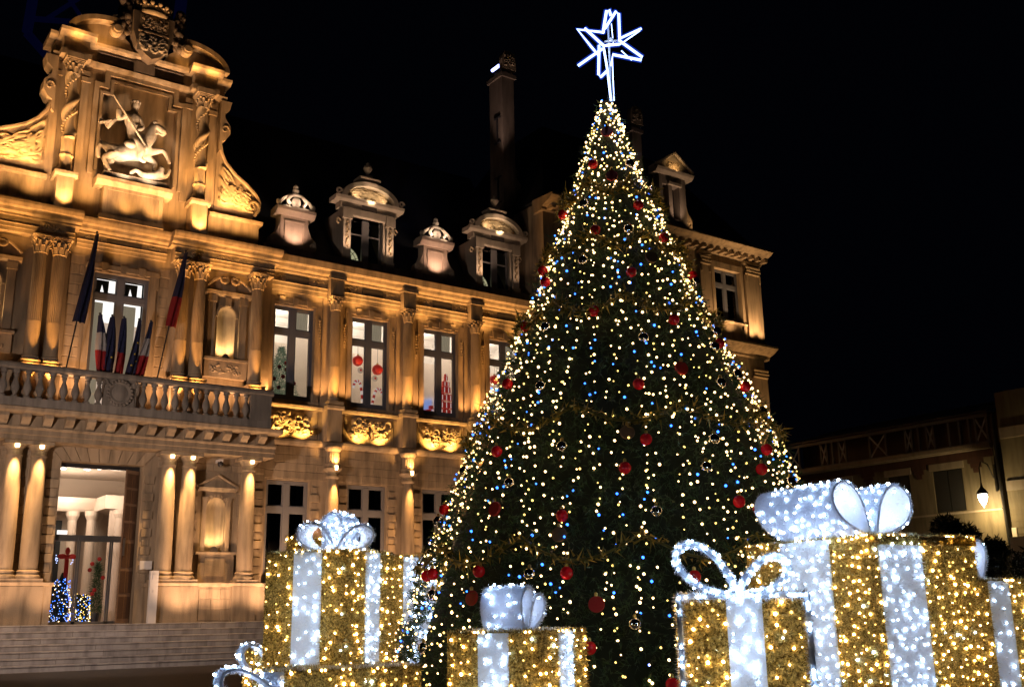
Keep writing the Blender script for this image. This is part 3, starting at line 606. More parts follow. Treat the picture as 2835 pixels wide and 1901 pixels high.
# side consoles and scrolled wings with trophies
for s, xb in ((-1, 7.75), (1, 14.88)):
    prof = [(xb, 25.0), (xb+s*.5, 25.0), (xb+s*.42, 24.6), (xb+s*.20, 24.35), (xb+s*.24, 24.1), (xb+s*.48, 23.8), (xb+s*.50, 23.4), (xb+s*.30, 23.05), (xb+s*.12, 22.95), (xb+s*.10, 22.5), (xb, 22.4)]
    P('side_console', MB().py(prof if s < 0 else prof[::-1], 43.6, 44.4), loc=(xb, 44, 22.4))
    m = MB(); m.tube([(xb+s*.24+(.20-.012*k)*math.cos(k*.5), 43.58, 23.55+(.22-.013*k)*math.sin(k*.5)) for k in range(15)], .035, 5); P('volute', m, loc=(xb, 43.6, 23.5))
    cur = [(xb+s*.12, 22.9), (xb+s*.22, 22.45), (xb+s*.45, 22.0), (xb+s*.9, 21.55), (xb+s*1.5, 21.15), (xb+s*1.95, 20.75), (xb+s*2.15, 20.4), (xb+s*2.1, 20.05), (xb+s*1.9, 19.72)]
    if s < 0: cur = [(xb+s*.12, 22.9), (xb+s*.24, 22.5), (xb+s*.55, 22.05), (xb+s*.95, 21.7), (xb+s*1.45, 21.42), (xb+s*1.95, 21.2), (xb+s*2.6, 21.0), (xb+s*3.0, 20.6), (xb+s*3.1, 20.2), (xb+s*2.9, 19.62)]
    pol = [(xb, 19.5), (xb, 22.9)]+cur+[(cur[-1][0]-s*.1, 19.5)]; P('scroll_wing', MB().py(pol if s > 0 else pol[::-1], 43.85, 44.6), loc=(xb, 44, 19.5))
    P('wing_moulding', MB().tube([(x, 43.8, z) for x, z in cur], .085, 6), loc=(xb, 43.8, 21), smooth=True)
    m = MB().relief(0, 1, 0, 1, 0, .14, 21+s, 64, 48, 26, 16); keep = []
    def top(x): return float(np.interp(abs(x-xb), [abs(c[0]-xb) for c in cur], [c[1] for c in cur]))
    L = 1.75 if s > 0 else 2.5
    m.v = [(xb+s*(.15+L*x), 43.845+y, 19.85+z*(max(.2, top(xb+s*(.15+L*x))-.22-19.85))) for x, y, z in m.v]; P('trophy_carving', m, 'stone_r', loc=(xb, 43.8, 20), smooth=True)
    m = MB(); m.tube([(xb+s*(1.8 if s > 0 else 2.75)+(.30-.02*k)*math.cos(k*.55), 43.7, 20.12+(.30-.02*k)*math.sin(k*.55)) for k in range(14)], .06, 6); P('volute', m, 'stone_r', loc=(xb, 43.7, 20), smooth=True)
for x in (4.5, 7.5, 10, 12.5, 15.5): spot((x, 41.4, 17.2), (x*.75+2.8, 43.8, 23.5), 330, (1, .56, .24), 75, 1, .3)
# floodlights on the big cornice
for x, w in ((4.3, 60), (5.6, 60), (7.2, 90), (8.36, 80), (9.3, 90), (10.9, 45), (12.1, 45), (13.1, 90), (14.0, 80), (14.9, 90), (15.9, 75), (16.7, 45)):
    spot((x, 42.72, 18.12), (x+.05, 43.7, 21.4), w*1.1, (1, .50, .13), 100, .9, .1)
for x in (7.6, 8.9, 13.45, 14.6): spot((x, 43.2, 19.8), (x, 43.75, 24), 60, (1, .47, .10), 70, .9, .08)
for x in (8.0, 8.72, 13.64, 14.36): spot((x, 42.98, 19.72), (x, 43.4, 23.5), 50, (1, .47, .10), 70, .9, .05)
for x in (6.2, 6.9): spot((x, 43.2, 19.72), (x, 43.9, 21.2), 46, (1, .47, .10), 100, .9, .06)
for x in (15.4, 16.2): spot((x, 43.2, 19.6), (x, 43.9, 21), 46, (1, .47, .10), 100, .9, .06)
for x in (10.3, 12.2): spot((x, 42.3, 19.25), (11.25, 43.6, 21.9), 170, (1, .72, .42), 60, .9, .08)
for x in (8.3, 9.4, 13.3, 14.2): spot((x, 42.75, 25.6), (x, 43.6, 27.0), 16, (1, .47, .10), 100, .9, .06)
for x in (3.5, 5.2, 7.0, 9.4, 11.1, 12.8, 14.8, 16.4): spot((x, 42.62, 16.1) if not 9 < x < 13.1 else (x, 43.2, 16.0), (x, 43.5, 17.6), 26, (1, .47, .10), 110, .9, .08)

# ------------------------------------------------------------------ equestrian statue
def skin(name, joints, bones, mat, parent, loc, sub=1):
    me = bpy.data.meshes.new(name); ids = list(joints); me.from_pydata([Vector(joints[k][:3])-Vector(loc) for k in ids], [(ids.index(a), ids.index(b)) for a, b in bones], [])
    o = link(me, name, parent, loc); o.modifiers.new('skin', 'SKIN'); s = me.skin_vertices[0].data
    for i, k in enumerate(ids): r = joints[k][3]; s[i].radius = (r, r) if not isinstance(r, tuple) else r
    s[0].use_root = True; md_ = o.modifiers.new('sub', 'SUBSURF'); md_.levels = md_.render_levels = sub
    me.materials.append(M[mat]); o.modifiers['skin'].use_smooth_shade = True; return o
SY = 43.55
ST_ = thing('equestrian_statue', 'pale stone rider with a spear on a rearing horse in the gable recess', 'statue', (11.2, SY, 19.87))
def sp(name, mb, mat='stone_s', smooth=True, parent=ST_, loc=None): return obj(name, mb, mat, parent, loc or WL[parent], smooth)
pl = MB().box(9.88, 12.55, 43.28, 44.2, 19.87, 20.15); sp('plinth', pl, smooth=False)
J = {'hip': (10.15, SY-.05, 21.4, .48), 'belly': (10.9, SY, 21.25, .36), 'chest': (11.55, SY, 21.6, .40), 'neck': (11.72, SY-.05, 22.2, .38), 'poll': (11.85, SY-.12, 22.8, .31), 'nose': (12.15, SY-.22, 22.66, .25), 'muz': (12.32, SY-.25, 22.34, .17),
     'sh': (11.7, SY-.2, 21.45, .22), 'kn': (12.3, SY-.28, 21.68, .12), 'ft': (12.55, SY-.28, 21.25, .08), 'hf': (12.60, SY-.28, 21.08, .09), 'sh2': (11.7, SY+.15, 21.35, .2), 'kn2': (12.15, SY+.15, 21.15, .11), 'ft2': (12.0, SY+.15, 20.75, .08),
     'th': (10.2, SY-.18, 21.0, .28), 'hk': (9.82, SY-.22, 20.72, .13), 'sk': (10.05, SY-.22, 20.35, .09), 'ho': (10.15, SY-.22, 20.18, .10), 'th2': (10.3, SY+.2, 20.95, .26), 'hk2': (10.0, SY+.2, 20.6, .12), 'sk2': (10.35, SY+.2, 20.2, .09),
     'tl': (9.75, SY, 21.5, .09), 'tl2': (9.62, SY, 21.2, .12), 'tl3': (9.68, SY, 20.75, .09)}
sc_ = 'skin_horse'
horse = skin('horse', J, [('hip','belly'),('belly','chest'),('chest','neck'),('neck','poll'),('poll','nose'),('nose','muz'),('chest','sh'),('sh','kn'),('kn','ft'),('ft','hf'),('chest','sh2'),('sh2','kn2'),('kn2','ft2'),('hip','th'),('th','hk'),('hk','sk'),('sk','ho'),('hip','th2'),('th2','hk2'),('hk2','sk2'),('hip','tl'),('tl','tl2'),('tl2','tl3')], 'stone_s', ST_, WL[ST_])
Q = {'pel': (10.95, SY-.05, 21.85, .24), 'wst': (10.95, SY-.08, 22.25, .22), 'chs': (10.9, SY-.12, 22.8, .33), 'nk': (10.95, SY-.1, 23.2, .11), 'hd': (11.0, SY-.14, 23.5, .22), 'tp': (11.0, SY-.14, 23.74, .19),
     's1': (10.6, SY-.22, 22.95, .17), 'e1': (10.3, SY-.30, 22.6, .14), 'h1': (10.25, SY-.36, 23.1, .11), 's2': (11.2, SY-.22, 22.9, .13), 'e2': (11.35, SY-.3, 22.45, .10), 'h2': (11.05, SY-.4, 22.25, .09),
     'l1': (11.2, SY-.32, 21.75, .20), 'k1': (11.35, SY-.40, 21.4, .19), 'a1': (11.25, SY-.40, 20.95, .11), 'f1': (11.55, SY-.42, 20.86, .09)}
rider = skin('rider', Q, [('pel','wst'),('wst','chs'),('chs','nk'),('nk','hd'),('hd','tp'),('chs','s1'),('s1','e1'),('e1','h1'),('chs','s2'),('s2','e2'),('e2','h2'),('pel','l1'),('l1','k1'),('k1','a1'),('a1','f1')], 'stone_s', ST_, WL[ST_])
m = MB()
for i in range(9): a = 2*PI*i/9; m.ball((11.0+.17*math.cos(a), SY-.12+.17*math.sin(a), 23.66), .06, 7, 5, (1, 1, 1.5))
sp('wreath', m, parent=rider)
m = MB()
for i in range(40):
    t = i/40; m.ball((11.45+.42*math.sin(t*2.0)+R.uniform(-.12, .10), SY-.10+R.uniform(-.2, .1), 22.0+.95*t), R.uniform(.07, .12), 7, 5)
sp('mane', m, parent=horse)
m = MB()
for s in (-.07, .07): m.ball((11.92, SY-.06+s, 22.98), .05, 6, 5, (1, .6, 2.0))
m.tube([(11.75, SY-.3, 22.35), (12.2, SY-.33, 22.38), (12.34, SY-.26, 22.42)], .03, 5); sp('bridle', m, parent=horse)
sp('saddle_cloth', MB().ball((10.9, SY-.02, 21.55), .46, 14, 8, (.75, .98, .62)), parent=horse)
m = MB().tube([(9.98, SY-.42, 23.62), (11.45, SY-.46, 21.62)], .045, 7); m.ball((11.52, SY-.46, 21.52), .09, 6, 5, (.7, .7, 1.7)); sp('spear', m)
m = MB()
for i in range(10): m.tube([(10.65-.05*i, SY+.12, 23.0-.03*i), (10.2-.07*i, SY+.02-.03*(i % 2), 22.65-.03*i), (9.95-.03*i, SY+.05, 22.25+.04*i)], .07, 5)
sp('cape', m, parent=rider)
FJ = {'b': (11.85, SY-.1, 20.35, .22), 'c': (12.2, SY-.15, 20.5, .22), 'n': (12.28, SY-.2, 20.72, .11), 'h': (12.32, SY-.25, 20.92, .17), 'a': (12.5, SY-.3, 20.45, .10), 'w': (12.62, SY-.35, 20.85, .08), 'l': (11.5, SY-.2, 20.32, .15), 'k': (11.2, SY-.25, 20.5, .11), 'f': (10.95, SY-.25, 20.24, .09)}
skin('fallen_figure', FJ, [('b','c'),('c','n'),('n','h'),('c','a'),('a','w'),('b','l'),('l','k'),('k','f')], 'stone_s', ST_, WL[ST_])

# ------------------------------------------------------------------ right wing
BAYS = [19.22, 23.23, 27.27, 31.30]; WC = [21.15, 25.15, 29.17]
wg = MB(); ops = [(c-1.04, c+1.04, 3.2, 7.7) for c in BAYS]+[(c-1.03, c+1.03, 11.40, 15.88) for c in BAYS]
wall_open(wg, 17.9, 33.2, 1.552, 18.0, 44.4, 44.75, ops); P('wing_wall', wg, loc=(25, 44.4, 1.56))
P('podium', MB().box(17.95, 33.2, 43.95, 44.4, 1.552, 3.0), loc=(25, 44, 1.56)); P('podium_cap', MB().px([(43.93, 2.96), (43.86, 3.0), (43.84, 3.1), (44.4, 3.1), (44.4, 2.96)], 17.95, 33.2), loc=(25, 44, 3))
P('band_course', MB().px([(44.32, 9.28), (44.18, 9.34), (44.12, 9.44), (44.12, 9.54), (44.5, 9.56), (44.5, 9.28)], 17.95, 33.2), loc=(25, 44.2, 9.3))
# carved panels under the windows, sills, pedestals between
xs_ = [17.55]+WC+[33.2]
for i, c in enumerate(BAYS):
    a, b = (xs_[i]+.40 if i else 17.95), xs_[i+1]-.40
    P('sill', MB().px([(44.22, 10.98), (44.10, 11.03), (44.06, 11.12), (44.10, 11.16), (44.6, 11.18), (44.6, 10.98)], a, b), loc=(c, 44.2, 11))
    P('relief_panel', MB().relief(c-1.22, c+1.22, 9.68, 10.92, 44.385, .26, 40+i, 90, 46, 20, 13), 'stone_r', loc=(c, 44.3, 9.7), smooth=True)
    P('panel_rim', MB().tube([(c-1.3, 44.37, 9.64), (c+1.3, 44.37, 9.64), (c+1.3, 44.37, 10.94), (c-1.3, 44.37, 10.94)], .03, 5, True), loc=(c, 44.3, 9.6))
    for q in (-.62, .62): spot((c+q, 43.98, 9.62), (c+q*.8, 44.42, 10.5), 48, (1, .52, .10), 130, .7, .05)
for x in WC:
    P('column_pedestal', MB().box(x-.37, x+.37, 43.78, 44.4, 9.56, 11.02).px([(43.76, 11.02), (43.68, 11.08), (43.66, 11.20), (44.4, 11.22), (44.4, 11.02)], x-.44, x+.44), 'stone', loc=(x, 44, 9.6))
    fcolumn(x, 44.02, 11.40, 15.85, .255, .225, 13.1, .90, ((x-.08, 43.38, 11.02), (x, 43.85, 15.6), 400, WARM, 50, 1.0, .06))
    P('pilaster_strip', MB().box(x-.52, x+.52, 44.28, 44.4, 11.2, 16.6), loc=(x, 44.3, 11.2))
    for s in (-1, 1):
        m = MB()
        for k in range(9): m.ball((x+s*.66, 44.33, 15.35-.14*k), .085-.006*k, 7, 5)
        m.tube([(x+s*.66, 44.34, 15.9), (x+s*.66, 44.34, 15.4)], .02, 5); P('drop_ornament', m, 'stone_r', loc=(x+s*.66, 44.3, 15), smooth=True)
    # ground-floor ringed column with a fluted upper drum
    s_ = MB().lathe(0, 0, [(.33, .4), (.335, 1.5), (.32, 2.6), (.29, 3.8), (.235, 4.55), (.23, 4.75)], 28); o = obj('column', s_, 'stone', TH, (x+.08, 44.05, 3.1), True, True)
    obj('column_base', MB().box(-.45, .45, -.45, .4, 0, .14).lathe(0, 0, [(.44, .14), (.45, .22), (.36, .30), (.40, .38), (.33, .42)], 28), 'stone', o, (x+.08, 44.05, 3.1), True, True)
    obj('ring_capital', MB().lathe(0, 0, [(.24, 4.72), (.31, 4.78), (.32, 4.85), (.25, 4.90), (.25, 5.02), (.40, 5.12), (.43, 5.20), (.36, 5.26), (.30, 5.28)], 28), 'stone', o, (x+.08, 44.05, 3.1), True, True)
    obj('fluted_drum', MB().lathe(0, 0, [(.30, 5.27), (.36, 5.34), (.36, 5.42), (.30, 5.46), (.30, 5.98), (.33, 6.0), (.42, 6.14), (.42, 6.19)], 64, rf=lambda a, z: 1-(.1*max(0, math.cos(a*16)) if 5.45 < z < 5.99 else 0)), 'stone', o, (x+.08, 44.05, 3.1), True, True)
    obj('downlight', MB().lathe(0, -.40, [(.06, 5.10), (.08, 5.18), (.08, 5.30)], 10), 'lamp_w', o, (x+.08, 44.05, 3.1), True, True)
    spot((x+.08, 43.46, 8.10), (x+.08, 43.80, 3.4), 300, (1, .50, .13), 58, .9, .05); spot((x+.08, 43.5, 8.5), (x+.08, 43.9, 9.2), 40, (1, .50, .13), 120, .8, .05)
    quoins(x-.86, x-.40, 44.4, 3.15, 7.8, .36); quoins(x+.56, x+1.02, 44.4, 3.15, 7.8, .36, flip=1)
ashlar(17.95, 30.2, 44.4, 7.75, 9.25, .375, 1.0)
def entab2(x0, x1, y, cx):
    P('architrave', MB().px([(y, 16.52), (y, 16.72), (y-.05, 16.74), (y-.05, 16.90), (y-.10, 16.94), (y+.3, 16.94), (y+.3, 16.52)], x0, x1), loc=(cx, y, 16.5)); P('frieze', MB().box(x0, x1, y+.02, y+.3, 16.94, 17.38), loc=(cx, y, 17))
entab2(17.9, 33.2, 44.22, 25)
P('cornice', MB().px([(44.18, 17.38), (44.08, 17.45), (44.08, 17.52), (43.86, 17.58), (43.80, 17.72), (43.66, 17.80), (43.62, 18.0), (43.60, 18.10), (44.7, 18.12), (44.7, 17.38)], 17.75, 33.3), loc=(25, 44, 17.4))
for x in WC: P('entablature_block', MB().box(x-.36, x+.36, 43.84, 44.22, 16.50, 17.38).box(x-.42, x+.42, 43.72, 44.22, 17.40, 17.60), loc=(x, 44, 16.5))
for c in BAYS:
    P('name_slab', MB().box(c-.58, c+.58, 44.19, 44.235, 17.0, 17.32), 'stone_d', loc=(c, 44.2, 17)); crossette(c-1.03, c+1.03, 11.40, 15.88, 44.4)
    for s in (-1, 1): P('frieze_carving', MB().relief(c+s*1.15-.42, c+s*1.15+.42, 16.97, 17.36, 44.235, .05, int(c*9+s), 26, 14, 10, 8), 'stone_r', loc=(c+s*1.1, 44.2, 17))
    for s in (-1, 1): spot((c+s*1.3, 43.75, 11.25), (c+s*1.35, 44.4, 15.4), 75, (1, .48, .14), 85, .9, .06)
P('blocking_course', MB().box(17.6, 33.2, 44.6, 45.3, 18.1, 18.86), 'stone_g', loc=(25, 44.6, 18.1))
for x in np.arange(18.6, 33, 1.9): spot((x, 43.75, 15.9), (x, 44.1, 17.5), 30, (1, .50, .12), 120, .9, .08)
for i, c in enumerate(BAYS):
    w = window(c-1.03, c+1.03, 11.40, 15.86, 14.66, 44.58); lit_room(w, c-1.03, c+1.03, 11.55, 15.9, 14.66, 44.58, (.845, 1), (1.0, 1.0))
    w = window(c-1.04, c+1.04, 3.2, 7.68, 6.4, 44.6, 'frame_l')
    obj('dark_room', MB().box(c-1.1, c+1.1, 45.6, 45.65, 3.1, 7.8), 'black', w, (c, 45.6, 3.2)); cu = MB()
    for s in (-1, 1):
        xs = np.linspace(c+s*1.0, c+s*.62, 9)
        for k in range(8): cu.quad((xs[k], 44.9+.03*(k % 2), 3.3), (xs[k+1], 44.9+.03*((k+1) % 2), 3.3), (xs[k+1]-s*.12*(0), 44.9+.03*((k+1) % 2), 7.6), (xs[k], 44.9+.03*(k % 2), 7.6))
    obj('curtain', cu, M.setdefault('curt_d', simple('grey_curtain', (.09, .085, .08), .9)), w, (c, 44.9, 3.3))
# roof
rf = MB(); rf.add([(3.0, 45.2, 18.6), (33.5, 45.2, 18.6), (33.5, 51, 28.2), (3.0, 51, 28.2), (3.0, 57, 18.6), (33.5, 57, 18.6)], [(0,1,2,3), (3,2,5,4), (0,3,4), (1,5,2)])
P('roof', rf, 'slate', loc=(18, 50, 18.6)); P('back_wall', MB().box(2, 50.6, 56, 57, 1.5, 18.6), loc=(25, 56, 1.5))
# ------------------------------------------------------------------ dormers
def ydisk(mb, pts, y0, y1): return mb.py(pts, y0, y1)
def big_dormer(xc):
    Y = 44.8; o = epart('dormer', (xc, Y, 18.86)); b = lambda n, m, mat='stone_p', s=False: obj(n, m, mat, o, (xc, Y, 18.86), s)
    m = MB(); wall_open(m, xc-1.42, xc+1.42, 18.86, 21.6, Y, Y+.5, [(xc-.96, xc+.86, 18.9, 21.2)]); m.box(xc-1.42, xc-1.1, Y+.5, 48, 18.86, 21.6); m.box(xc+1.1, xc+1.42, Y+.5, 48, 18.86, 21.6); b('wall', m)
    m = MB()
    for s in (-1, 1): m.box(xc+s*1.22-.2, xc+s*1.22+.2, Y-.12, Y, 18.86, 21.0); m.box(xc+s*1.22-.26, xc+s*1.22+.26, Y-.2, Y, 21.0, 21.6); m.box(xc+s*1.22-.24, xc+s*1.22+.24, Y-.16, Y, 18.86, 19.1)
    b('pilaster', m); m = MB()
    for s in (-1, 1):
        for k in range(11): m.ball((xc+s*1.22+.05*math.sin(k*2), Y-.15, 20.85-.13*k), .075-.003*(k % 3), 6, 5)
        m.tube([(xc+s*1.62+.13*math.cos(k*.6)*(1-k/16), Y+.1, 20.9+.13*math.sin(k*.6)) for k in range(10)], .05, 5)
    b('drop_ornament', m, 'stone_r', True)
    m = MB().px([(Y-.1, 21.2), (Y-.16, 21.26), (Y-.16, 21.6), (Y-.05, 21.62), (Y+.5, 21.62), (Y+.5, 21.2)], xc-.95, xc+.95); m.px([(Y-.12, 21.9), (Y-.3, 22.0), (Y-.34, 22.14), (Y+.5, 22.16), (Y+.5, 21.9)], xc-1.95, xc+1.95); m.box(xc-1.6, xc+1.6, Y-.1, Y+.5, 21.6, 21.9); b('entablature', m)
    b('name_slab', MB().box(xc-.42, xc+.42, Y-.14, Y-.10, 21.62, 21.88), 'stone_d')
    arc = [(xc+1.62*math.cos(t), 22.14+.98*math.sin(t)) for t in np.linspace(0, PI, 21)]; inn = [(xc+1.34*math.cos(t), 22.14+.76*math.sin(t)) for t in np.linspace(PI, 0, 21)]
    b('pediment_arc', MB().py((arc+inn)[::-1], Y-.34, Y+.5)); m = MB().relief(0, 1, 0, 1, 0, .12, int(xc*3), 56, 26, 18, 14)
    m.v = [(xc-1.3+2.6*x, Y-.02+y, 22.17+z*max(.02, .74*math.sqrt(max(0, 1-((x-.5)*2)**2)))) for x, y, z in m.v]; b('tympanum', m, 'stone_r', True)
    m = MB()
    for s in (-1, 1): m.tube([(xc+s*1.78+.17*math.cos(k*.6)*(1-k/18), Y-.28, 22.33+.17*math.sin(k*.6)*(1-k/18)) for k in range(12)], .06, 6)
    b('scroll', m)
    m = MB().box(xc-.42, xc+.42, Y-.1, Y+.5, 23.0, 23.32); m.px([(Y-.16, 23.32), (Y-.2, 23.38), (Y-.2, 23.46), (Y+.55, 23.46), (Y+.55, 23.32)], xc-.6, xc+.6); m.box(xc-.2, xc+.2, Y-.05, Y+.35, 23.46, 23.66); b('pedestal', m)
    b('urn', MB().lathe(xc, Y+.15, [(.11, 23.66), (.06, 23.76), (.20, 23.98), (.24, 24.08), (.16, 24.16), (.20, 24.2), (.07, 24.28), (.10, 24.36), (.02, 24.44)], 16), 'stone_p', True)
    m = MB()
    m.box(xc-.22, xc+.16, Y+.2, Y+.34, 18.9, 21.2); m.box(xc-.96, xc-.22, Y+.22, Y+.3, 20.36, 20.42); m.box(xc+.16, xc+.86, Y+.22, Y+.3, 20.36, 20.42); m.box(xc-.9, xc-.84, Y+.2, Y+.3, 18.9, 21.2); m.box(xc+.74, xc+.86, Y+.2, Y+.3, 18.9, 21.2)
    b('window_frame', m, 'frame_l'); b('pane', MB().box(xc-.96, xc+.86, Y+.26, Y+.265, 18.9, 21.2), 'glass'); b('dark_room', MB().box(xc-1, xc+1, Y+1.6, Y+1.62, 18.8, 21.4), 'black')
    # round-headed lit inner window with leading
    cx, cz, r = xc-.98, 19.0, .82; m = MB().py([(cx, cz)]+[(cx+r*math.cos(t), cz+1.02*r*math.sin(t)) for t in np.linspace(0, PI/2, 12)], Y+.62, Y+.63); b('lit_fanlight', m, 'dorm_lit')
    m = MB()
    for q in (.42, .8, 1.0): m.tube([(cx+r*q*math.cos(t), Y+.61, cz+1.02*r*q*math.sin(t)) for t in np.linspace(0, PI/2, 12)], .018, 4)
    for t in (.35, .8, 1.2): m.tube([(cx+.35*math.cos(t), Y+.61, cz+.35*math.sin(t)), (cx+r*math.cos(t), Y+.61, cz+1.02*r*math.sin(t))], .015, 4)
    b('fanlight_bars', m, 'metal')
    for s in (-1, 1): spot((xc+s*1.25, Y-.95, 18.95), (xc+s*1.05, Y, 21.4), 14 if (xc > 30 and s > 0) else 52, PINK, 84, .9, .05)
    spot((xc, Y-.55, 21.9), (xc, Y+.1, 22.6), 9, (1, .7, .36), 100, .8, .05); spot((xc-.9, Y-.5, 22.2), (xc-.4, Y, 22.7), 8, (1, .7, .36), 120, .8, .05); spot((xc+.9, Y-.5, 22.2), (xc+.4, Y, 22.7), 8 if xc < 30 else .5, (1, .7, .36), 120, .8, .05); spot((xc, Y-.9, 22.3), (xc, Y, 23.8), 9, PINK, 70, .9, .05)
M['dorm_lit'] = emit('lit_fanlight_glass', (.62, .60, .34), .62, False)
def small_dormer(xc):
    Y = 44.8; o = epart('aedicule', (xc, Y, 18.86)); b = lambda n, m, mat='stone_p', s=False: obj(n, m, mat, o, (xc, Y, 18.86), s)
    m = MB().box(xc-.72, xc+.72, Y, Y+.6, 18.86, 20.55); m.box(xc-.52, xc-.44, Y-.05, Y, 19.0, 20.3); m.box(xc+.44, xc+.52, Y-.05, Y, 19.0, 20.3); m.box(xc-.44, xc+.44, Y-.05, Y, 20.22, 20.3); b('body', m)
    m = MB().px([(Y-.08, 20.52), (Y-.18, 20.62), (Y-.28, 20.72), (Y-.30, 20.86), (Y+.6, 20.88), (Y+.6, 20.52)], xc-1.0, xc+1.0); m.box(xc-.95, xc+.95, Y-.2, Y+.55, 20.86, 20.98); b('cornice', m)
    m = MB()
    for s in (-1, 1):
        m.tube([(xc+s*.92, Y-.1, 21.0), (xc+s*.7, Y-.1, 21.3), (xc+s*.3, Y-.1, 21.58), (xc, Y-.1, 21.62)], .09, 6); m.ball((xc+s*.92, Y-.1, 21.12), .11, 8, 6, (1, 1, 1.4))
        m.tube([(xc+s*(.30+.16*math.sin(t*3)), Y-.2, 21.5-.45*t) for t in np.linspace(0, 1, 7)], .09, 6)
    m.ball((xc, Y-.12, 21.22), .24, 12, 8, (1, .7, 1.2)); b('crest', m, 'stone_p', True)
    b('urn', MB().lathe(xc, Y, [(.16, 21.6), (.1, 21.7), (.17, 21.8), (.17, 21.9), (.09, 21.95), (.13, 22.02), (.12, 22.1), (.03, 22.2)], 12), 'stone_p', True)
    for s in (-1, 1):
        pr = [(xc+s*.72, 18.86), (xc+s*.72, 20.2), (xc+s*.80, 19.9), (xc+s*.90, 19.65), (xc+s*1.16, 19.42), (xc+s*1.22, 19.15), (xc+s*1.10, 18.86)]
        m = MB().py(pr if s > 0 else pr[::-1], Y+.03, Y+.5); m.tube([(xc+s*.98+.15*math.cos(k*.55)*(1-k/20), Y+.0, 19.16+.15*math.sin(k*.55)*(1-k/20)) for k in range(14)], .035, 5); b('side_scroll', m)
    spot((xc, Y-.75, 18.95), (xc, Y, 20.2), 40, (1, .56, .33), 100, .9, .05); spot((xc-.5, Y-.6, 20.98), (xc-.3, Y, 21.5), 9, (1, .74, .48), 120, .9, .05); spot((xc+.5, Y-.6, 20.98), (xc+.3, Y, 21.5), 9, (1, .74, .48), 120, .9, .05)
for x in (19.22, 27.22): small_dormer(x)
for x in (23.2, 31.15): big_dormer(x)
M['beacon'] = emit('blue_beacon', (.35, .40, 1), 5, False)
# chimneys
def chimney(x0, x1, y0, y1, z0, zt, zc):
    m = MB().box(x0, x1, y0, y1, z0, zt); m.box(x0-.12, x1+.12, y0-.12, y1+.12, zt-.55, zt-.3); o = P('chimney', m, 'stone_d2', loc=(x0, y0, z0))
    pr = [(x1-.85, zt)]+[(x1-.38+.50*math.cos(t), zt+.6+.60*math.sin(t)) for t in np.linspace(PI, 0, 9)]+[(x1+.12, zt)]; m = MB().py(pr[::-1], y0-.1, y0+.25); m.relief(x1-.75, x1+.05, zt+.1, zt+1.1, y0-.105, .1, 77, 20, 24, 8, 5); P('chimney_crest', m, 'stone', parent=o)
    for z in zc: P('iron_tie', MB().tube([(x0-.04, y0+.5, z-.8), (x0-.04, y0+.5, z+.8)], .06, 5).tube([(x0-.04, y0+.2, z+.8), (x0-.04, y0+.8, z+.8)], .06, 5).tube([(x0-.04, y0+.2, z-.8), (x0-.04, y0+.8, z-.8)], .06, 5), 'metal', parent=o)
    return o
ch = chimney(32.55, 33.4, 46, 47.35, 18, 33.3, (29.4, 25.6)); P('chimney_foot', MB().py([(33.4, 19), (33.4, 27.2), (33.65, 26.9), (33.6, 26.4), (33.85, 26.1), (33.85, 19)], 46.1, 48.4), 'stone_d2', parent=ch)
P('beacon_lamp', MB().tube([(32.6, 46.35, 33.62), (32.6, 47.1, 33.62)], .10, 6), 'beacon', parent=ch)
chimney(40.6, 41.35, 43.6, 45.0, 24, 30.9, ())
spot((31.0, 44.9, 25.0), (32.7, 46, 33), 260, (1, .70, .5), 40, .9, .1)
spot((40.5, 42.6, 25.0), (40.6, 43.6, 31.5), 60, (1, .70, .5), 40, .9, .1)
# ------------------------------------------------------------------ end pavilion
pv = MB(); wall_open(pv, 33.2, 50.6, 1.55, 24, 43.2, 43.7, [(46.5, 48.85, 19.2, 22.5), (37.5, 39.85, 19.2, 22.5), (46.5, 48.85, 11.4, 15.9), (37.5, 39.85, 11.4, 15.9)]); pv.box(33.2, 33.7, 43.7, 56, 1.55, 24); pv.box(50.1, 50.6, 43.7, 56, 1.55, 24); P('pavilion_wall', pv, loc=(42, 43.2, 1.56))
for z, pr in ((17.0, .9), (23.35, 1.15)):
    P('cornice', MB().px([(43.16, z), (43.05, z+.08), (43.05, z+.2), (42.8, z+.28), (43.2-pr*.7, z+.4), (43.2-pr, z+.6), (43.2-pr, z+.72), (43.9, z+.8), (43.9, z)], 33.0, 51.0), loc=(42, 43, z))
for x in np.arange(33.5, 51.2, .62): P('modillion', MB().box(x-.13, x+.13, 42.55, 43.1, 23.42, 23.62), loc=(x, 42.8, 23.4))
for x0, x1 in ((49.25, 50.65), (45.2, 46.1), (40.3, 41.2), (36.2, 37.1)):
    P('pilaster', MB().box(x0, x1, 43.02, 43.2, 18.1, 22.45).box(x0-.06, x1+.06, 42.96, 43.2, 17.82, 18.1), loc=(x0, 43, 18)); m = MB().box(x0-.05, x1+.05, 42.9, 43.2, 23.15, 23.34)
    for k in range(int((x1-x0)/.14)):
        for j in range(3): m.ball((x0+.08+.14*k+.07*(j % 2), 42.98-.03*j, 22.55+.2*j), .1, 6, 5)
    for q in (x0+.1, x1-.1): m.tube([(q, 42.97, 22.5), (q, 42.97, 22.0)], .05, 5)
    P('column_capital', m, 'stone_r', loc=(x0, 43, 22.5), smooth=True)
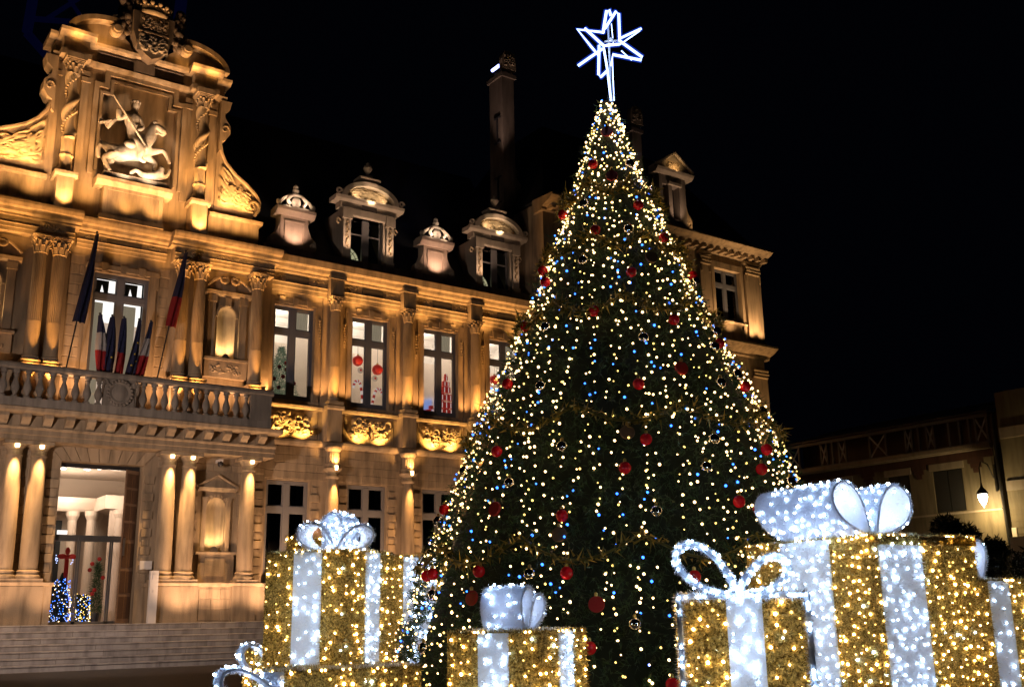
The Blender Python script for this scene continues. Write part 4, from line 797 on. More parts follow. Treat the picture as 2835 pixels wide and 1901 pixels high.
for x0, x1 in ((49.3, 50.6), (45.2, 46.1)):
    P('pilaster', MB().box(x0, x1, 43.02, 43.2, 9.6, 15.7), loc=(x0, 43, 9.6)); m = MB()
    for k in range(int((x1-x0)/.14)):
        for j in range(3): m.ball((x0+.08+.14*k+.07*(j % 2), 42.98-.03*j, 15.8+.2*j), .1, 6, 5)
    P('column_capital', m, 'stone_r', loc=(x0, 43, 15.8), smooth=True)
for c in (47.68, 38.68):
    m = MB().box(c-1.42, c-1.175, 43.08, 43.2, 18.1, 22.9); m.box(c+1.175, c+1.42, 43.08, 43.2, 18.1, 22.9); m.box(c-1.175, c+1.175, 43.08, 43.2, 22.5, 22.9); m.px([(43.1, 19.0), (43.0, 19.1), (43.2, 19.18), (43.3, 19.0)], c-1.5, c+1.5); P('window_surround', m, loc=(c, 43, 18.1))
    w = window(c-1.175, c+1.175, 19.2, 22.5, 21.5, 43.42, 'frame'); obj('dark_room', MB().box(c-1.2, c+1.2, 44.4, 44.45, 19.1, 22.6), 'black', w, (c, 44.4, 19.2))
    w = window(c-1.175, c+1.175, 11.4, 15.9, 14.7, 43.42, 'frame_l'); obj('dark_room', MB().box(c-1.2, c+1.2, 44.4, 44.45, 11.3, 16), 'black', w, (c, 44.4, 11.4))
rf = MB().add([(33.0, 42.9, 24.1), (50.9, 42.9, 24.1), (50.9, 57, 24.1), (33.0, 57, 24.1), (37, 48, 31.5), (47, 48, 31.5), (47, 52, 31.5), (37, 52, 31.5)], [(0,1,5,4), (1,2,6,5), (2,3,7,6), (3,0,4,7), (4,5,6,7), (0,3,2,1)]); P('pavilion_roof', rf, 'slate', loc=(42, 50, 24))
# pavilion dormer with a triangular pediment
xc, Y = 43.25, 42.95; o = epart('dormer', (xc, Y, 24.2)); b = lambda n, m, mat='stone_p', s=False: obj(n, m, mat, o, (xc, Y, 24.2), s)
m = MB(); wall_open(m, xc-1.2, xc+1.0, 24.2, 27.7, Y, Y+.5, [(xc-.95, xc-.45, 24.9, 27.1), (xc-.15, xc+.45, 24.9, 27.1)]); m.box(xc-1.2, xc-.95, Y+.5, 46, 24.2, 27.7); m.box(xc+.75, xc+1, Y+.5, 46, 24.2, 27.7); b('wall', m, 'stone_g')
m = MB().px([(Y-.1, 27.7), (Y-.3, 27.85), (Y-.36, 28.0), (Y+.5, 28.05), (Y+.5, 27.7)], xc-1.6, xc+1.5); b('cornice', m); m = MB()
m.py([(xc-1.6, 28.0), (xc+1.5, 28.0), (xc+1.5, 28.2), (xc, 29.3), (xc-1.6, 28.2)], Y-.05, Y+.5); m.tube([(xc-1.6, Y-.25, 28.15), (xc, Y-.25, 29.22), (xc+1.5, Y-.25, 28.15)], .11, 6); b('pediment', m)
b('tympanum', MB().relief(xc-.6, xc+.6, 28.15, 28.75, Y-.06, .1, 8, 30, 18, 10, 8), 'stone_r', True); b('lintel', MB().box(xc-.5, xc+.6, Y-.14, Y, 27.1, 27.28)); b('dark_room', MB().box(xc-1, xc+.9, Y+.5, Y+.52, 24.8, 27.2), 'black')
pr = [(xc+1.0, 24.3), (xc+1.0, 26.2), (xc+1.15, 25.6), (xc+1.5, 25.1), (xc+1.45, 24.4)]; m = MB().py(pr, Y+.05, Y+.45); m.relief(xc+1.02, xc+1.42, 24.4, 25.2, Y+.045, .1, 13, 14, 22, 7, 4); b('side_scroll', m, 'stone_r')
spot((xc+.2, 42.3, 24.3), (xc, Y, 28), 44, PINK, 80, .9, .05); spot((xc, 42.35, 28.0), (xc, 42.9, 28.6), 8, AMBER, 120, .9, .05); spot((xc+1.5, 42.4, 24.3), (xc+1.2, Y, 25.6), 10, (1, .6, .25), 90, .9, .05)
for x, w in ((46.0, 110), (47.6, 70), (49.4, 130), (50.3, 90)): spot((x, 42.35, 17.9), (x, 43.2, 21.5), w*1.1, (1, .58, .22), 90, .9, .08)
for x in (45.6, 47.6, 49.6, 50.3): spot((x, 42.2, 10.2), (x, 43.2, 15), 130, (1, .55, .18), 80, .9, .08)
# ------------------------------------------------------------------ entrance: glazed sliding doors, open oak leaf, lit hall behind
dr = MB().box(9.42, 12.62, 44.5, 44.62, 7.68, 7.85); dr.box(9.42, 9.52, 44.5, 44.62, 1.56, 7.68); dr.box(12.5, 12.62, 44.5, 44.62, 1.56, 7.68)
D = P('glazed_entrance', dr, 'metal', loc=(11, 44.5, 1.56))
P('transom', MB().box(9.52, 12.5, 44.48, 44.64, 4.76, 5.0).box(10.42, 10.85, 44.44, 44.48, 4.80, 4.88), 'steel', parent=D)
m = MB()
for a, b in ((9.52, 10.47), (10.49, 11.72), (11.74, 12.5)): m.box(a, a+.06, 44.53, 44.59, 1.56, 4.76); m.box(b-.06, b, 44.53, 44.59, 1.56, 4.76); m.box(a, b, 44.53, 44.59, 1.56, 1.66)
P('door_frame', m, 'steel', parent=D)
for a, b in ((9.58, 10.41), (10.55, 11.66), (11.8, 12.44)): P('pane', MB().box(a, b, 44.555, 44.565, 1.66, 4.76), 'glass', parent=D)
P('pane', MB().box(9.52, 12.5, 44.55, 44.56, 5.0, 7.68), 'glass', parent=D)
lf = P('door_leaf', MB().box(11.98, 12.10, 43.98, 44.40, 1.57, 1.6), 'wood', loc=(12.5, 44.3, 1.57))
# the oak leaf stands half open, turned towards the square
la = Vector((12.56, 44.42, 0)); lb = Vector((11.95, 44.06, 0)); dv = (lb-la); L = dv.length; dv.normalize(); nv = Vector((dv.y, -dv.x, 0))
if nv.y > 0: nv = -nv
def leafbox(mb, u0, u1, z0, z1, d0, d1):
    pts = [];
    for z in (z0, z1):
        for u, d in ((u0, d0), (u1, d0), (u1, d1), (u0, d1)): q = la+dv*u+nv*d; pts.append((q.x, q.y, z))
    return mb.add(pts, [(0,1,2,3), (4,7,6,5), (0,4,5,1), (1,5,6,2), (2,6,7,3), (3,7,4,0)])
P('leaf_board', leafbox(MB(), 0, L, 1.57, 7.66, 0, .05), 'wood_l', parent=lf)
for z0, z1 in ((1.75, 2.6), (2.75, 3.6), (3.75, 4.7), (4.85, 5.5), (5.6, 6.2), (6.3, 6.85), (6.95, 7.5)):
    for u0, u1 in ((.06, L/2-.03), (L/2+.03, L-.06)): P('door_panel', leafbox(MB(), u0, u1, z0, z1, .05, .075), 'wood', parent=lf)
P('door_handle', leafbox(MB(), L-.12, L-.07, 4.2, 4.9, .08, .14), 'steel', parent=lf)
# hall
hl = MB(); hl.box(7.6, 15.0, 44.75, 53, 1.54, 1.565); hl.box(7.6, 7.7, 44.75, 53, 1.56, 8.3); hl.box(14.9, 15.0, 44.75, 53, 1.56, 8.3); hl.box(7.6, 15, 53, 53.1, 1.56, 8.3); hl.box(7.6, 15, 44.6, 53.1, 8.3, 8.4)
P('hall_room', hl, 'plaster', loc=(11, 48, 1.56))
hc = MB().px([(51.4, 6.6), (51.3, 6.7), (51.1, 7.0), (51.0, 7.2), (53, 7.2), (53, 6.6)], 7.7, 12.6); hc.box(12.6, 14.9, 49.4, 53, 6.6, 7.2)
for x, y in ((12.5, 51.2), (13.3, 49.7), (12.9, 52.0), (11.75, 51.6)):
    hc.lathe(x, y, [(.26, 1.6), (.24, 2.0), (.2, 6.2), (.3, 6.4), (.32, 6.6)], 16)
hc.box(12.9, 14.9, 49.6, 49.75, 1.56, 6.6); P('hall_column', hc, 'plaster', loc=(12, 51, 1.56), smooth=False)
P('dark_doorway', MB().box(9.4, 11.6, 52.9, 52.98, 1.56, 6.3), 'slate', loc=(10.5, 52.9, 1.56)); P('exit_light', MB().box(10.35, 10.75, 47.9, 48, 5.28, 5.45), 'film2', loc=(10.5, 48, 5.3))
for x, y in ((11.7, 49.4), (12.1, 48.9), (12.5, 48.4), (12.9, 47.9), (10.7, 49.6), (10.2, 47)):
    P('ceiling_downlight', MB().lathe(x, y, [(.12, 8.27), (.14, 8.298)], 12), 'lamp_c', loc=(x, y, 8.27))
for x, y, w in ((10.2, 47.6, 30), (12.6, 48.2, 32), (11.2, 50.2, 38)): pointl((x, y, 7.0), w, (1, .80, .60), .25)
# decorations in the hall
lt = []
T = thing('light_string_cluster', 'heap of twinkling blue, white and gold light strings behind the glass doors', 'lights', (10.7, 46, 1.57))
obj('stand', MB().lathe(10.3, 46, [(.32, 1.57), (.30, 2.6), (.18, 3.2), (.05, 3.6)], 12).lathe(11.05, 46, [(.36, 1.57), (.36, 2.6), (.30, 2.72)], 12), 'fir_core', T, WL[T])
R = random.Random(5)
for i in range(330):
    left = R.random() < .5; cx = 10.3 if left else 11.05; z = 1.62+(1.75 if left else 1.15)*R.random()**1.3; rr = (.42 if left else .44)*(1-.35*(z-1.6)/1.9); a = R.uniform(PI, 2*PI)
    lt.append((cx+rr*math.cos(a), 46+rr*math.sin(a), z, .019, R.choice(['led_b', 'led_h', 'led_h', 'led_b', 'led_w'] if left else ['led_y', 'led_y', 'led_h', 'led_w', 'led_b'])))
for i in range(16): lt.append((9.85+R.uniform(-.1, .12), 47, 5.3+R.uniform(-.3, .3), .03, 'led_b' if i % 2 else 'led_h'))
for i in range(22): lt.append((10.32+R.choice((-1, 1))*R.uniform(.25, .36), 46.1, 4.1+R.uniform(-.15, .25), .024, 'led_h'))
lights(T, lt, 60)
T = thing('red_bow', 'large red satin bow with a long tail hanging inside the glass doors', 'bow', (10.38, 45.9, 4.1))
m = MB(); m.ball((10.38, 45.9, 4.22), .10, 8, 6)
for s in (-1, 1): m.ball((10.38+s*.19, 45.9, 4.24), .17, 10, 7, (1.1, .4, .62))
m.ball((10.38, 45.9, 4.45), .14, 8, 6, (.7, .4, 1.2)); obj('loops', m, 'redm', T, WL[T], True); obj('tail', MB().box(10.30, 10.46, 45.9, 45.93, 3.0, 4.2), 'redm', T, WL[T])
T = thing('indoor_fir', 'small fir with red blooms standing right of the light strings in the hall', 'tree', (11.65, 46, 1.57))
obj('pot', MB().lathe(11.65, 46, [(.16, 1.57), (.2, 1.95), (.2, 2.0)], 12), 'metal', T, WL[T]); n = 900; z = RNG.rand(n)*2.0; rr = .34*(1-z/2.2); a = RNG.rand(n)*6.28
V, F = blades(np.stack([11.65+rr*np.cos(a)*.6, 46+rr*np.sin(a)*.6, 2.0+z], 1), np.stack([np.cos(a), np.sin(a), .3*np.ones(n)], 1), .22, .03); nmesh('foliage', V, F, 'needle', T, WL[T], 'stuff')
for x, z in ((11.33, 3.95), (11.6, 4.15), (11.25, 3.7), (11.5, 2.9), (11.42, 2.75), (11.8, 3.4)): obj('red_flower', MB().ball((x, 45.7, z), .09, 7, 5), 'redm', T, (x, 45.7, z), True)
# small fittings by the door
tag(obj('info_post', MB().box(12.84, 13.16, 42.72, 42.90, 1.552, 3.56).box(12.93, 13.05, 42.70, 42.72, 3.2, 3.42).box(12.96, 13.02, 42.70, 42.72, 2.72, 2.78), 'white', None, (13, 42.8, 1.552)), 'slim pale intercom post standing right of the town hall door', 'post')
tag(obj('wall_plaque', MB().box(12.72, 13.2, 43.83, 43.90, 3.66, 4.0), 'white', None, (12.96, 43.86, 3.66)), 'small pale plaque on the wall above the intercom post', 'sign')
T = thing('security_camera', 'small dome security camera under the entablature above the niche', 'camera', (15.75, 43.6, 8.1)); obj('bracket', MB().box(15.66, 15.84, 43.55, 44.0, 8.16, 8.30), 'white', T, WL[T]); obj('dome', MB().ball((15.75, 43.62, 8.1), .13, 12, 8), 'metal', T, WL[T], True)
# ------------------------------------------------------------------ flags
def flag(label, base, tip, cols, group, w=.5, drop=1.0, seed=0, stars=False):
    """furled cloth hanging along its pole"""
    B, Tp = Vector(base), Vector(tip); T = thing('flag', label, 'flag', base, group); ax = (Tp-B)
    obj('flagpole', MB().tube([B, Tp], .03, 7).ball(Tp, .05, 8, 6), 'metal', T, WL[T]); rg = random.Random(seed); nb = len(cols); n = 10; rows = []
    for j in range(n+1):
        t = j/n; c = B+ax*(.98-.66*t*drop); wv = w*(.16+.84*math.sin(min(1, t*1.25)*PI*.55))
        rows.append([(c.x+wv*(f-.3)+.05*math.sin(9*f+3*t+seed), c.y-.12*math.sin(f*11+seed+4*t)-.06, c.z-.10*f*wv) for f in np.linspace(0, 1, 13)])
    for k, cn in enumerate(cols):
        m = MB()
        if nb == 3: vert = stars
        j0, j1 = (int(n*k/nb), int(n*(k+1)/nb)) if not stars else (0, n)
        for j in range(j0, j1):
            for i in range(12): m.quad(rows[j][i], rows[j][i+1], rows[j+1][i+1], rows[j+1][i])
        obj('cloth', m, cn, T, WL[T], True)
    if stars:
        for j, i in ((2, 5), (4, 7), (5, 4), (7, 8), (8, 5), (6, 6)):
            p = rows[j][i]; pts = [(p[0]+(.05 if q % 2 == 0 else .02)*math.sin(q*PI/5), p[2]+(.05 if q % 2 == 0 else .02)*math.cos(q*PI/5)) for q in range(10)]; obj('star', MB().py(pts, p[1]-.03, p[1]-.02), 'f_star', T, p)
    return T
FB, FT = ['f_blue'], ['f_blue', 'f_white', 'f_red']
flag('tall furled navy flag on a raked pole left of the balcony window', (9.0, 42.75, 11.3), (9.62, 42.35, 17.0), FB, 'tall flags beside the balcony window', .42, .98, 1)
flag('tall furled blue white and red flag on a raked pole right of the balcony window', (12.56, 42.75, 11.3), (13.28, 42.35, 16.9), ['f_blue', 'f_blue', 'f_blue', 'f_red', 'f_red'], 'tall flags beside the balcony window', .36, .88, 2)
for b, t, c, s, l, st in (((10.35, 10.10), 0, FT, 3, 'furled tricolour flag at the far left of the balcony fan of flags', 0), ((10.45, 10.58), 0, FB, 4, 'navy flag with gold stars, second from the left in the balcony fan', 1), ((10.85, 11.05), 0, ['f_blue', 'f_blue', 'f_red'], 5, 'narrow navy and red flag in the middle of the balcony fan', 0), ((11.26, 11.66), 0, FB, 6, 'navy flag with gold stars right of the middle of the balcony fan', 1), ((11.55, 12.15), 0, FT, 7, 'furled tricolour flag at the far right of the balcony fan of flags', 0)):
    flag(l, (b[0], 42.85, 10.4), (b[1], 42.75, 13.72), c, 'fan of flags on the balcony', .42, 1.1, s, bool(st))
# ------------------------------------------------------------------ decorations behind the wing windows
Y = 44.88
T = thing('window_fir', 'decorated fir picture with red baubles in the leftmost lit window of the wing', 'tree', (18.9, Y, 11.6)); n = 3200
z = RNG.rand(n)**1.4*2.35; rr = (.95*(1-z/2.45)+.05)*np.sqrt(RNG.rand(n)); a = RNG.rand(n)*6.28
V, F = blades(np.stack([18.85+rr*np.cos(a), Y+.06*np.sin(a), 11.62+z], 1), np.stack([np.cos(a), .1*np.sin(a), -.3*np.ones(n)], 1), .16, .03); nmesh('foliage', V, F, M.setdefault('fir_lit', None) or 'needle2', T, WL[T], 'stuff') if False else None
M['needle2'] = emit('fir_print', (.06, .075, .045), .9, False); M['needle2'].node_tree.nodes['Principled BSDF'].inputs['Base Color'].default_value = (.04, .07, .04, 1)  # foliage emits a little in place of light falling on it
nmesh('foliage', V, F, 'needle2', T, WL[T], 'stuff')
for x, z in ((18.74, 12.99), (18.94, 12.55), (18.75, 12.01), (19.49, 12.27), (18.5, 12.4), (19.1, 12.9), (19.3, 11.9), (19.05, 13.2), (18.4, 11.9)): obj('bauble', MB().ball((x, Y-.08, z), .10, 10, 7), 'redm', T, (x, Y-.08, z), True)
def hang(cx, ztop, zb, r, label, group, mat='redm', name='hanging_bauble', zc=None):
    T = thing(name, label, 'bauble', (cx, Y-.1, zb), group); obj('ball', MB().ball((cx, Y-.1, zb), r, 16, 10), mat, T, WL[T], True); obj('cap', MB().lathe(cx, Y-.1, [(.05, zb+r-.01), (.05, zb+r+.06)], 8), 'ochre', T, WL[T]); obj('cord', MB().tube([(cx, Y-.1, zb+r+.05), (cx, Y-.1, ztop)], .01, 4), 'metal', T, WL[T])
M['redw'] = emit('bauble_red', (.45, .03, .02), .35, False); M['redw'].node_tree.nodes['Principled BSDF'].inputs['Base Color'].default_value = (.5, .03, .02, 1)  # slight emission put into the red in place of light on it
M['ringw'] = emit('bauble_ring', (.55, .38, .26), .6, False)  # ring emits too, standing in for light on its face
hang(22.77, 14.6, 13.78, .27, 'large red bauble hung in the left pane of the second lit window', 'red baubles in the wing windows', 'redw'); hang(23.86, 14.6, 13.46, .27, 'large red bauble hung in the right pane of the second lit window', 'red baubles in the wing windows', 'redw'); hang(30.88, 14.6, 13.76, .26, 'large red bauble in the lit window beside the tree edge', 'red baubles in the wing windows', 'redw')
for x, z, s in ((22.92, 13.32, 'left'), (23.72, 13.0, 'right')):
    T = thing('ring_ornament', 'small beige ringed ornament under the red bauble in the %s pane' % s, 'ornament', (x, Y-.12, z), 'beige ornaments in the second window'); obj('disc', MB().lathe(0, 0, [(.17, 0), (.17, .03)], 18), 'ringw', T, (0,0,0)) if False else None
    m = MB().ball((x, Y-.12, z), .16, 14, 9, (1, .35, 1)); obj('disc', m, 'ringw', T, WL[T], True); obj('centre', MB().ball((x, Y-.17, z), .06, 8, 6, (1, .5, 1)), 'redw', T, WL[T], True)
M['cane_w'] = emit('cane_white', (.8, .66, .6), .6, False)  # cane stripes glow by themselves instead of being lit
for s, pts in ((1, [(22.58, 12.42), (22.60, 12.62), (22.70, 12.76), (22.84, 12.76), (22.94, 12.62), (23.0, 12.3), (23.05, 11.9), (23.07, 11.6)]), (-1, [(24.14, 12.22), (24.10, 12.40), (23.98, 12.50), (23.84, 12.48), (23.74, 12.32), (23.66, 12.0), (23.6, 11.75), (23.57, 11.58)])):
    T = thing('candy_cane', 'red and white striped candy cane in the %s pane of the second lit window' % ('left' if s > 0 else 'right'), 'candy cane', (pts[-1][0], Y-.12, 11.58), 'candy canes in the second window'); P3 = []
    for i in range(len(pts)-1):
        for t in np.linspace(0, 1, 5)[:-1]: P3.append((pts[i][0]*(1-t)+pts[i+1][0]*t, Y-.12, pts[i][1]*(1-t)+pts[i+1][1]*t))
    for k in range(0, len(P3)-2, 2): obj('stripe', MB().tube(P3[k:k+3], .07, 7), 'redw' if (k//2) % 2 else 'cane_w', T, WL[T], True)
T = thing('gift_pyramid', 'pyramid of stacked red gift boxes in the third lit window', 'gifts', (27.9, Y, 11.5)); R = random.Random(8)
for row, (z, n, w) in enumerate(((11.55, 3, .27), (11.95, 3, .25), (12.35, 3, .24), (12.75, 2, .24), (13.1, 2, .19), (13.4, 1, .16), (13.62, 1, .1))):
    for k in range(n): cx = 27.88+(k-(n-1)/2)*w*1.02; obj('gift_box', MB().box(cx-w*.48, cx+w*.48, Y-.1, Y+.1, z, z+w*R.uniform(1.1, 1.45)), 'redw', T, (cx, Y, z)); obj('ribbon', MB().box(cx-.02, cx+.02, Y-.115, Y-.10, z, z+w*1.1), 'cane_w', T, (cx, Y, z))
for x, z, w in ((26.6, 11.52, .2), (26.85, 11.52, .24), (27.0, 11.8, .18)): obj('gift_box', MB().box(x-w/2, x+w/2, Y-.1, Y+.1, z, z+w), 'redw', T, (x, Y, z))
tag(obj('blue_tent', MB().add([(26.3, 45.0, 11.5), (27.1, 45.0, 11.5), (27.1, 45.0, 12.45), (26.3, 45.0, 12.1), (26.3, 45.05, 11.5), (27.1, 45.05, 11.5), (27.1, 45.05, 12.45), (26.3, 45.05, 12.1)], [(0,1,2,3), (4,7,6,5), (0,4,5,1), (1,5,6,2), (2,6,7,3), (3,7,4,0)]), emit('blue_glow', (.25, .42, 1.0), 1.2, False), None, (26.7, 45, 11.5)), 'glowing blue panel low in the third lit window', 'panel')
# ------------------------------------------------------------------ low annex at right
AX = thing('annex_building', 'low building with a white timber loggia above dark shuttered windows at right', 'building', (52, 36, 0))
def A(name, mb, mat, loc=None, parent=None, smooth=False): return obj(name, mb, mat, parent or AX, loc or WL[parent or AX], smooth)
M['render'] = stone('ochre_render', (.21, .18, .13), (.165, .14, .10), soot=.4, bump=.2); M['brick'] = stone('red_brick', (.09, .04, .032), (.07, .03, .025), soot=.3)
M['pale'] = stone('pale_lintel', (.36, .31, .27), (.30, .26, .22), soot=.25)
wins = [(31.5, 33.25), (34.7, 36.1), (38.6, 40.6), (41.5, 43.0)]
def wall_x(x0, x1, y0, y1, z0, z1, ops):
    m = MB(); wall_open(m, y0, y1, z0, z1, x0, x1, ops); m.v = [(y, x, z) for x, y, z in m.v]; return m
A('wall', wall_x(52, 52.5, 29.45, 43.2, 0, 9.8, [(a, b, 6.6, 8.85) for a, b in wins]), 'render'); A('frieze_board', MB().box(51.93, 52, 29.6, 43.2, 9.24, 9.62), 'brick')
A('eaves', MB().box(51.72, 52.2, 29.6, 43.2, 9.66, 9.85).box(51.6, 51.72, 29.6, 43.2, 9.74, 9.95), 'pale')
for a, b in wins:
    A('lintel', MB().box(51.93, 52, a-.15, b+.15, 8.86, 9.22), 'pale', (52, a, 8.9)); w = A('window', MB().box(52.12, 52.18, a, b, 6.6, 8.85), 'black', (52, a, 6.6)); A('shutter', MB().box(52.04, 52.10, a+.05, (a+b)/2-.03, 6.65, 8.8).box(52.04, 52.10, (a+b)/2+.03, b-.05, 6.65, 8.8), 'slate', (52, a, 6.65), w)
for a, b in ((33.6, 34.5), (36.4, 38.3), (30.1, 31.2)):
    yc = (a+b)/2; k = MB()
    for q, (hw, zz) in enumerate(((.45, 9.0), (.3, 8.75), (.17, 8.5))): k.box(51.95, 52, yc-hw, yc+hw, zz, zz+.24)
    A('brick_inlay', k, 'brick', (52, yc, 8.6))
A('string_course', MB().box(51.94, 52, 29.5, 43.2, 6.44, 6.54), 'pale')
lg = A('loggia', MB().box(51.85, 52.0, 29.6, 43.2, 11.36, 11.52).box(51.85, 52.0, 29.6, 43.2, 9.95, 10.05), 'frame_l')
A('loggia_back', MB().box(53.6, 53.7, 29.5, 43.2, 9.85, 11.9), 'wood', None, lg); A('roof', MB().add([(51.6, 29.4, 11.54), (51.6, 43.2, 11.54), (58, 43.2, 13.2), (58, 29.4, 13.2), (51.6, 29.4, 11.62), (51.6, 43.2, 11.62), (58, 43.2, 13.28), (58, 29.4, 13.28)], [(0,1,2,3), (4,7,6,5), (0,4,5,1), (1,5,6,2), (2,6,7,3), (3,7,4,0)]), 'slate')
for y in (43.0, 42.13, 40.47, 40.04, 39.62, 39.16, 38.67, 37.0, 35.9, 34.61, 34.21, 33.78, 33.27, 32.85, 31.93, 31.3, 30.74, 30.37, 29.72): A('post', MB().box(51.87, 51.98, y-.055, y+.055, 10.05, 11.36), 'frame_l', (51.9, y, 10.05), lg)
for a, b in ((42.13, 43.0), (40.04, 40.47), (38.67, 39.16), (35.9, 37.0), (34.21, 34.61), (32.85, 33.27), (29.72, 30.37)):
    for p, q in ((a, b), (b, a)): A('cross_brace', MB().tube([(51.92, p, 10.08), (51.92, q, 11.34)], .05, 4), 'white', (51.9, a, 10), lg)
A('downpipe', MB().tube([(51.9, 29.35, 11.4), (51.9, 29.4, 9.0), (51.9, 29.25, 2.0)], .09, 8), 'metal'); A('downpipe', MB().tube([(51.9, 29.62, 8.8), (51.9, 29.62, 7.4)], .06, 6), 'metal')
B2 = thing('street_house', 'warmly lit ochre house front at the right edge behind the lantern', 'building', (52, 24, 0))
obj('wall', MB().box(52, 54, 15, 29.15, 0, 12.5), 'render', B2, WL[B2])
for z0, z1 in ((10.05, 10.62), (7.36, 7.86)): obj('string_course', MB().box(51.9, 52, 15, 29.1, z0, z1), 'pale', B2, (52, 24, z0))
obj('low_wall', MB().box(51.0, 51.2, 26, 28.8, 0, 4.98), 'white', B2, (51, 27, 0)); obj('notice', MB().box(51.95, 52, 28.9, 29.15, 5.0, 5.5), 'white', B2, (52, 29, 5))
for k in range(9): z = 4.2+.32*k; obj('joint_course', MB().box(51.985, 52, 15, 29.1, z, z+.295), 'render', B2, (52, 24, z))
# wall lantern
T = thing('wall_lantern', 'lit white lantern hanging from a thin curved bracket on the annex wall', 'street lamp', (51.05, 29.95, 6.7))
obj('bracket', MB().tube([(51.95, 29.75, 8.1), (51.6, 29.8, 8.8), (51.2, 29.9, 8.95), (51.05, 29.95, 8.6), (51.05, 29.95, 7.7)], .035, 6), 'metal', T, WL[T], True); obj('hood', MB().lathe(51.05, 29.95, [(.04, 7.85), (.07, 7.6), (.22, 7.42), (.30, 7.28), (.28, 7.24)], 14), 'metal', T, WL[T], True)
obj('glass_globe', MB().lathe(51.05, 29.95, [(.21, 7.25), (.24, 7.1), (.19, 6.9), (.10, 6.72), (.03, 6.64), (.02, 6.56)], 14), 'lamp_l', T, WL[T], True) if 'lamp_l' in M else None
M['lamp_l'] = emit('lantern_glass', (1, .88, .66), 14, False); obj('glass_globe', MB().lathe(51.05, 29.95, [(.21, 7.25), (.24, 7.1), (.19, 6.9), (.10, 6.72), (.03, 6.64), (.02, 6.56)], 14), 'lamp_l', T, WL[T], True)
pointl((51.05, 29.95, 6.35), 80, (1, .68, .26), .15)
# unseen lamp added beyond the left edge as fill for facade and steps
T = thing('fill_lamp', 'unseen lamp on a dark post added at the far left as fill light', 'street lamp', (1.2, 30.0, 0))
obj('post', MB().lathe(1.2, 30.0, [(.16, 0), (.14, .6), (.07, .8), (.055, 5.6)], 12), 'metal', T, WL[T], True); obj('lantern', MB().lathe(1.2, 30.0, [(.12, 5.6), (.26, 6.1), (.26, 6.2), (.05, 6.5)], 12), 'lamp_l', T, WL[T], True); spot((1.3, 29.7, 5.9), (10.5, 41.8, 5.8), 2100, (1, .76, .55), 88, 1.0, .2)
# shrubs at right
def shrub(label, c, r, n, sz, seed, group=None):
    T = thing('shrub', label, 'shrub', (c[0], c[1], 0), group); rg = np.random.RandomState(seed); k = 14; cc = np.array(c)+rg.normal(size=(k, 3))*np.array(r)*.5; i = rg.randint(0, k, n); d = rg.normal(size=(n, 3)); d /= np.linalg.norm(d, axis=1)[:, None]
    V, F = blades(cc[i]+d*np.array(r)*.42*rg.rand(n)[:, None]**.4, d, sz, sz*.45, 1.0, rg); nmesh('foliage', V, F, 'leaf_d', T, WL[T], 'stuff')
    m = MB()
    for q in range(5): m.tube([(c[0]+.08*q-.2, c[1], 0), tuple(np.array((c[0], c[1], c[2]*.5))+rg.normal(size=3)*.15), tuple(cc[q])], .05, 5)
    obj('stem', m, 'trunk', T, WL[T])
shrub('dark leafy shrub rising above the largest gift box, below the lantern', (26.42, 16.22, 2.95), (1.0, .9, .85), 15000, .12, 1); shrub('dark low shrub behind the gift at the right edge', (15.3, 7.9, 1.25), (1.1, 1.1, .75), 12000, .08, 2)
# steel frame far behind the gable, its blue light put in as emission
T = thing('lattice_mast', 'dim blue lit steel lattice rising behind the left of the gable', 'mast', (14, 80, 0))
m = MB()
for a, b, r in (((11.9, 48.7), (11.75, 45.7), .38), ((11.75, 45.7), (14.4, 43.3), .38), ((11.9, 47.0), (15.5, 47.9), .25), ((12.9, 47.2), (15.4, 50.2), .18), ((14.2, 50), (16.2, 47.6), .18), ((11.9, 48.7), (12.3, 53), .38), ((23.2, 50), (23.4, 55), .5), ((14.4, 43.3), (15, 40), .38)): m.tube([(a[0], 80, a[1]), (b[0], 80, b[1])], r, 4)
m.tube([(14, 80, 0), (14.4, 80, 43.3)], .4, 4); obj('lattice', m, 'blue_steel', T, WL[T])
# ------------------------------------------------------------------ the Christmas tree
TC = np.array([11.27, 12.73]); PZ = np.array([0, 1.12, 2.41, 3.7, 4.74, 5.7, 6.75, 7.5, 8.9, 10.35, 10.5]); PR = np.array([3.95, 3.62, 3.17, 2.66, 2.27, 1.82, 1.36, 1.08, .585, .12, .02])
prof = lambda z: np.interp(z, PZ, PR)
X = thing('christmas_tree', 'tall dark green Christmas tree covered in strings of tiny lights', 'tree', (TC[0], TC[1], 0))
obj('trunk', MB().lathe(TC[0], TC[1], [(.25, 0), (.2, 4), (.06, 10.4)], 12), 'trunk', X, WL[X], True)
zz = np.linspace(.05, 10.4, 40); rg = np.random.RandomState(3)
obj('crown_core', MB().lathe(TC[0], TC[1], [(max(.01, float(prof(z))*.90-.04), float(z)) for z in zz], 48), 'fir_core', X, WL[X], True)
def surf(n, rg, p=1.0):
    """points spread evenly over the conical crown"""
    out_z = []; 
    while sum(map(len, out_z)) < n:
        z = rg.rand(4*n)*10.4; k = rg.rand(4*n) < prof(z)/3.9; out_z.append(z[k])
    z = np.concatenate(out_z)[:n]; a = rg.rand(n)*2*PI; return z, a
z, a = surf(15000, rg); wob = .06*np.sin(a*9+z*5)+.05*np.sin(z*9.0+a*3)
r = np.maximum(.02, prof(z)-.10-.12*rg.rand(len(z))+wob*np.minimum(1, prof(z)))
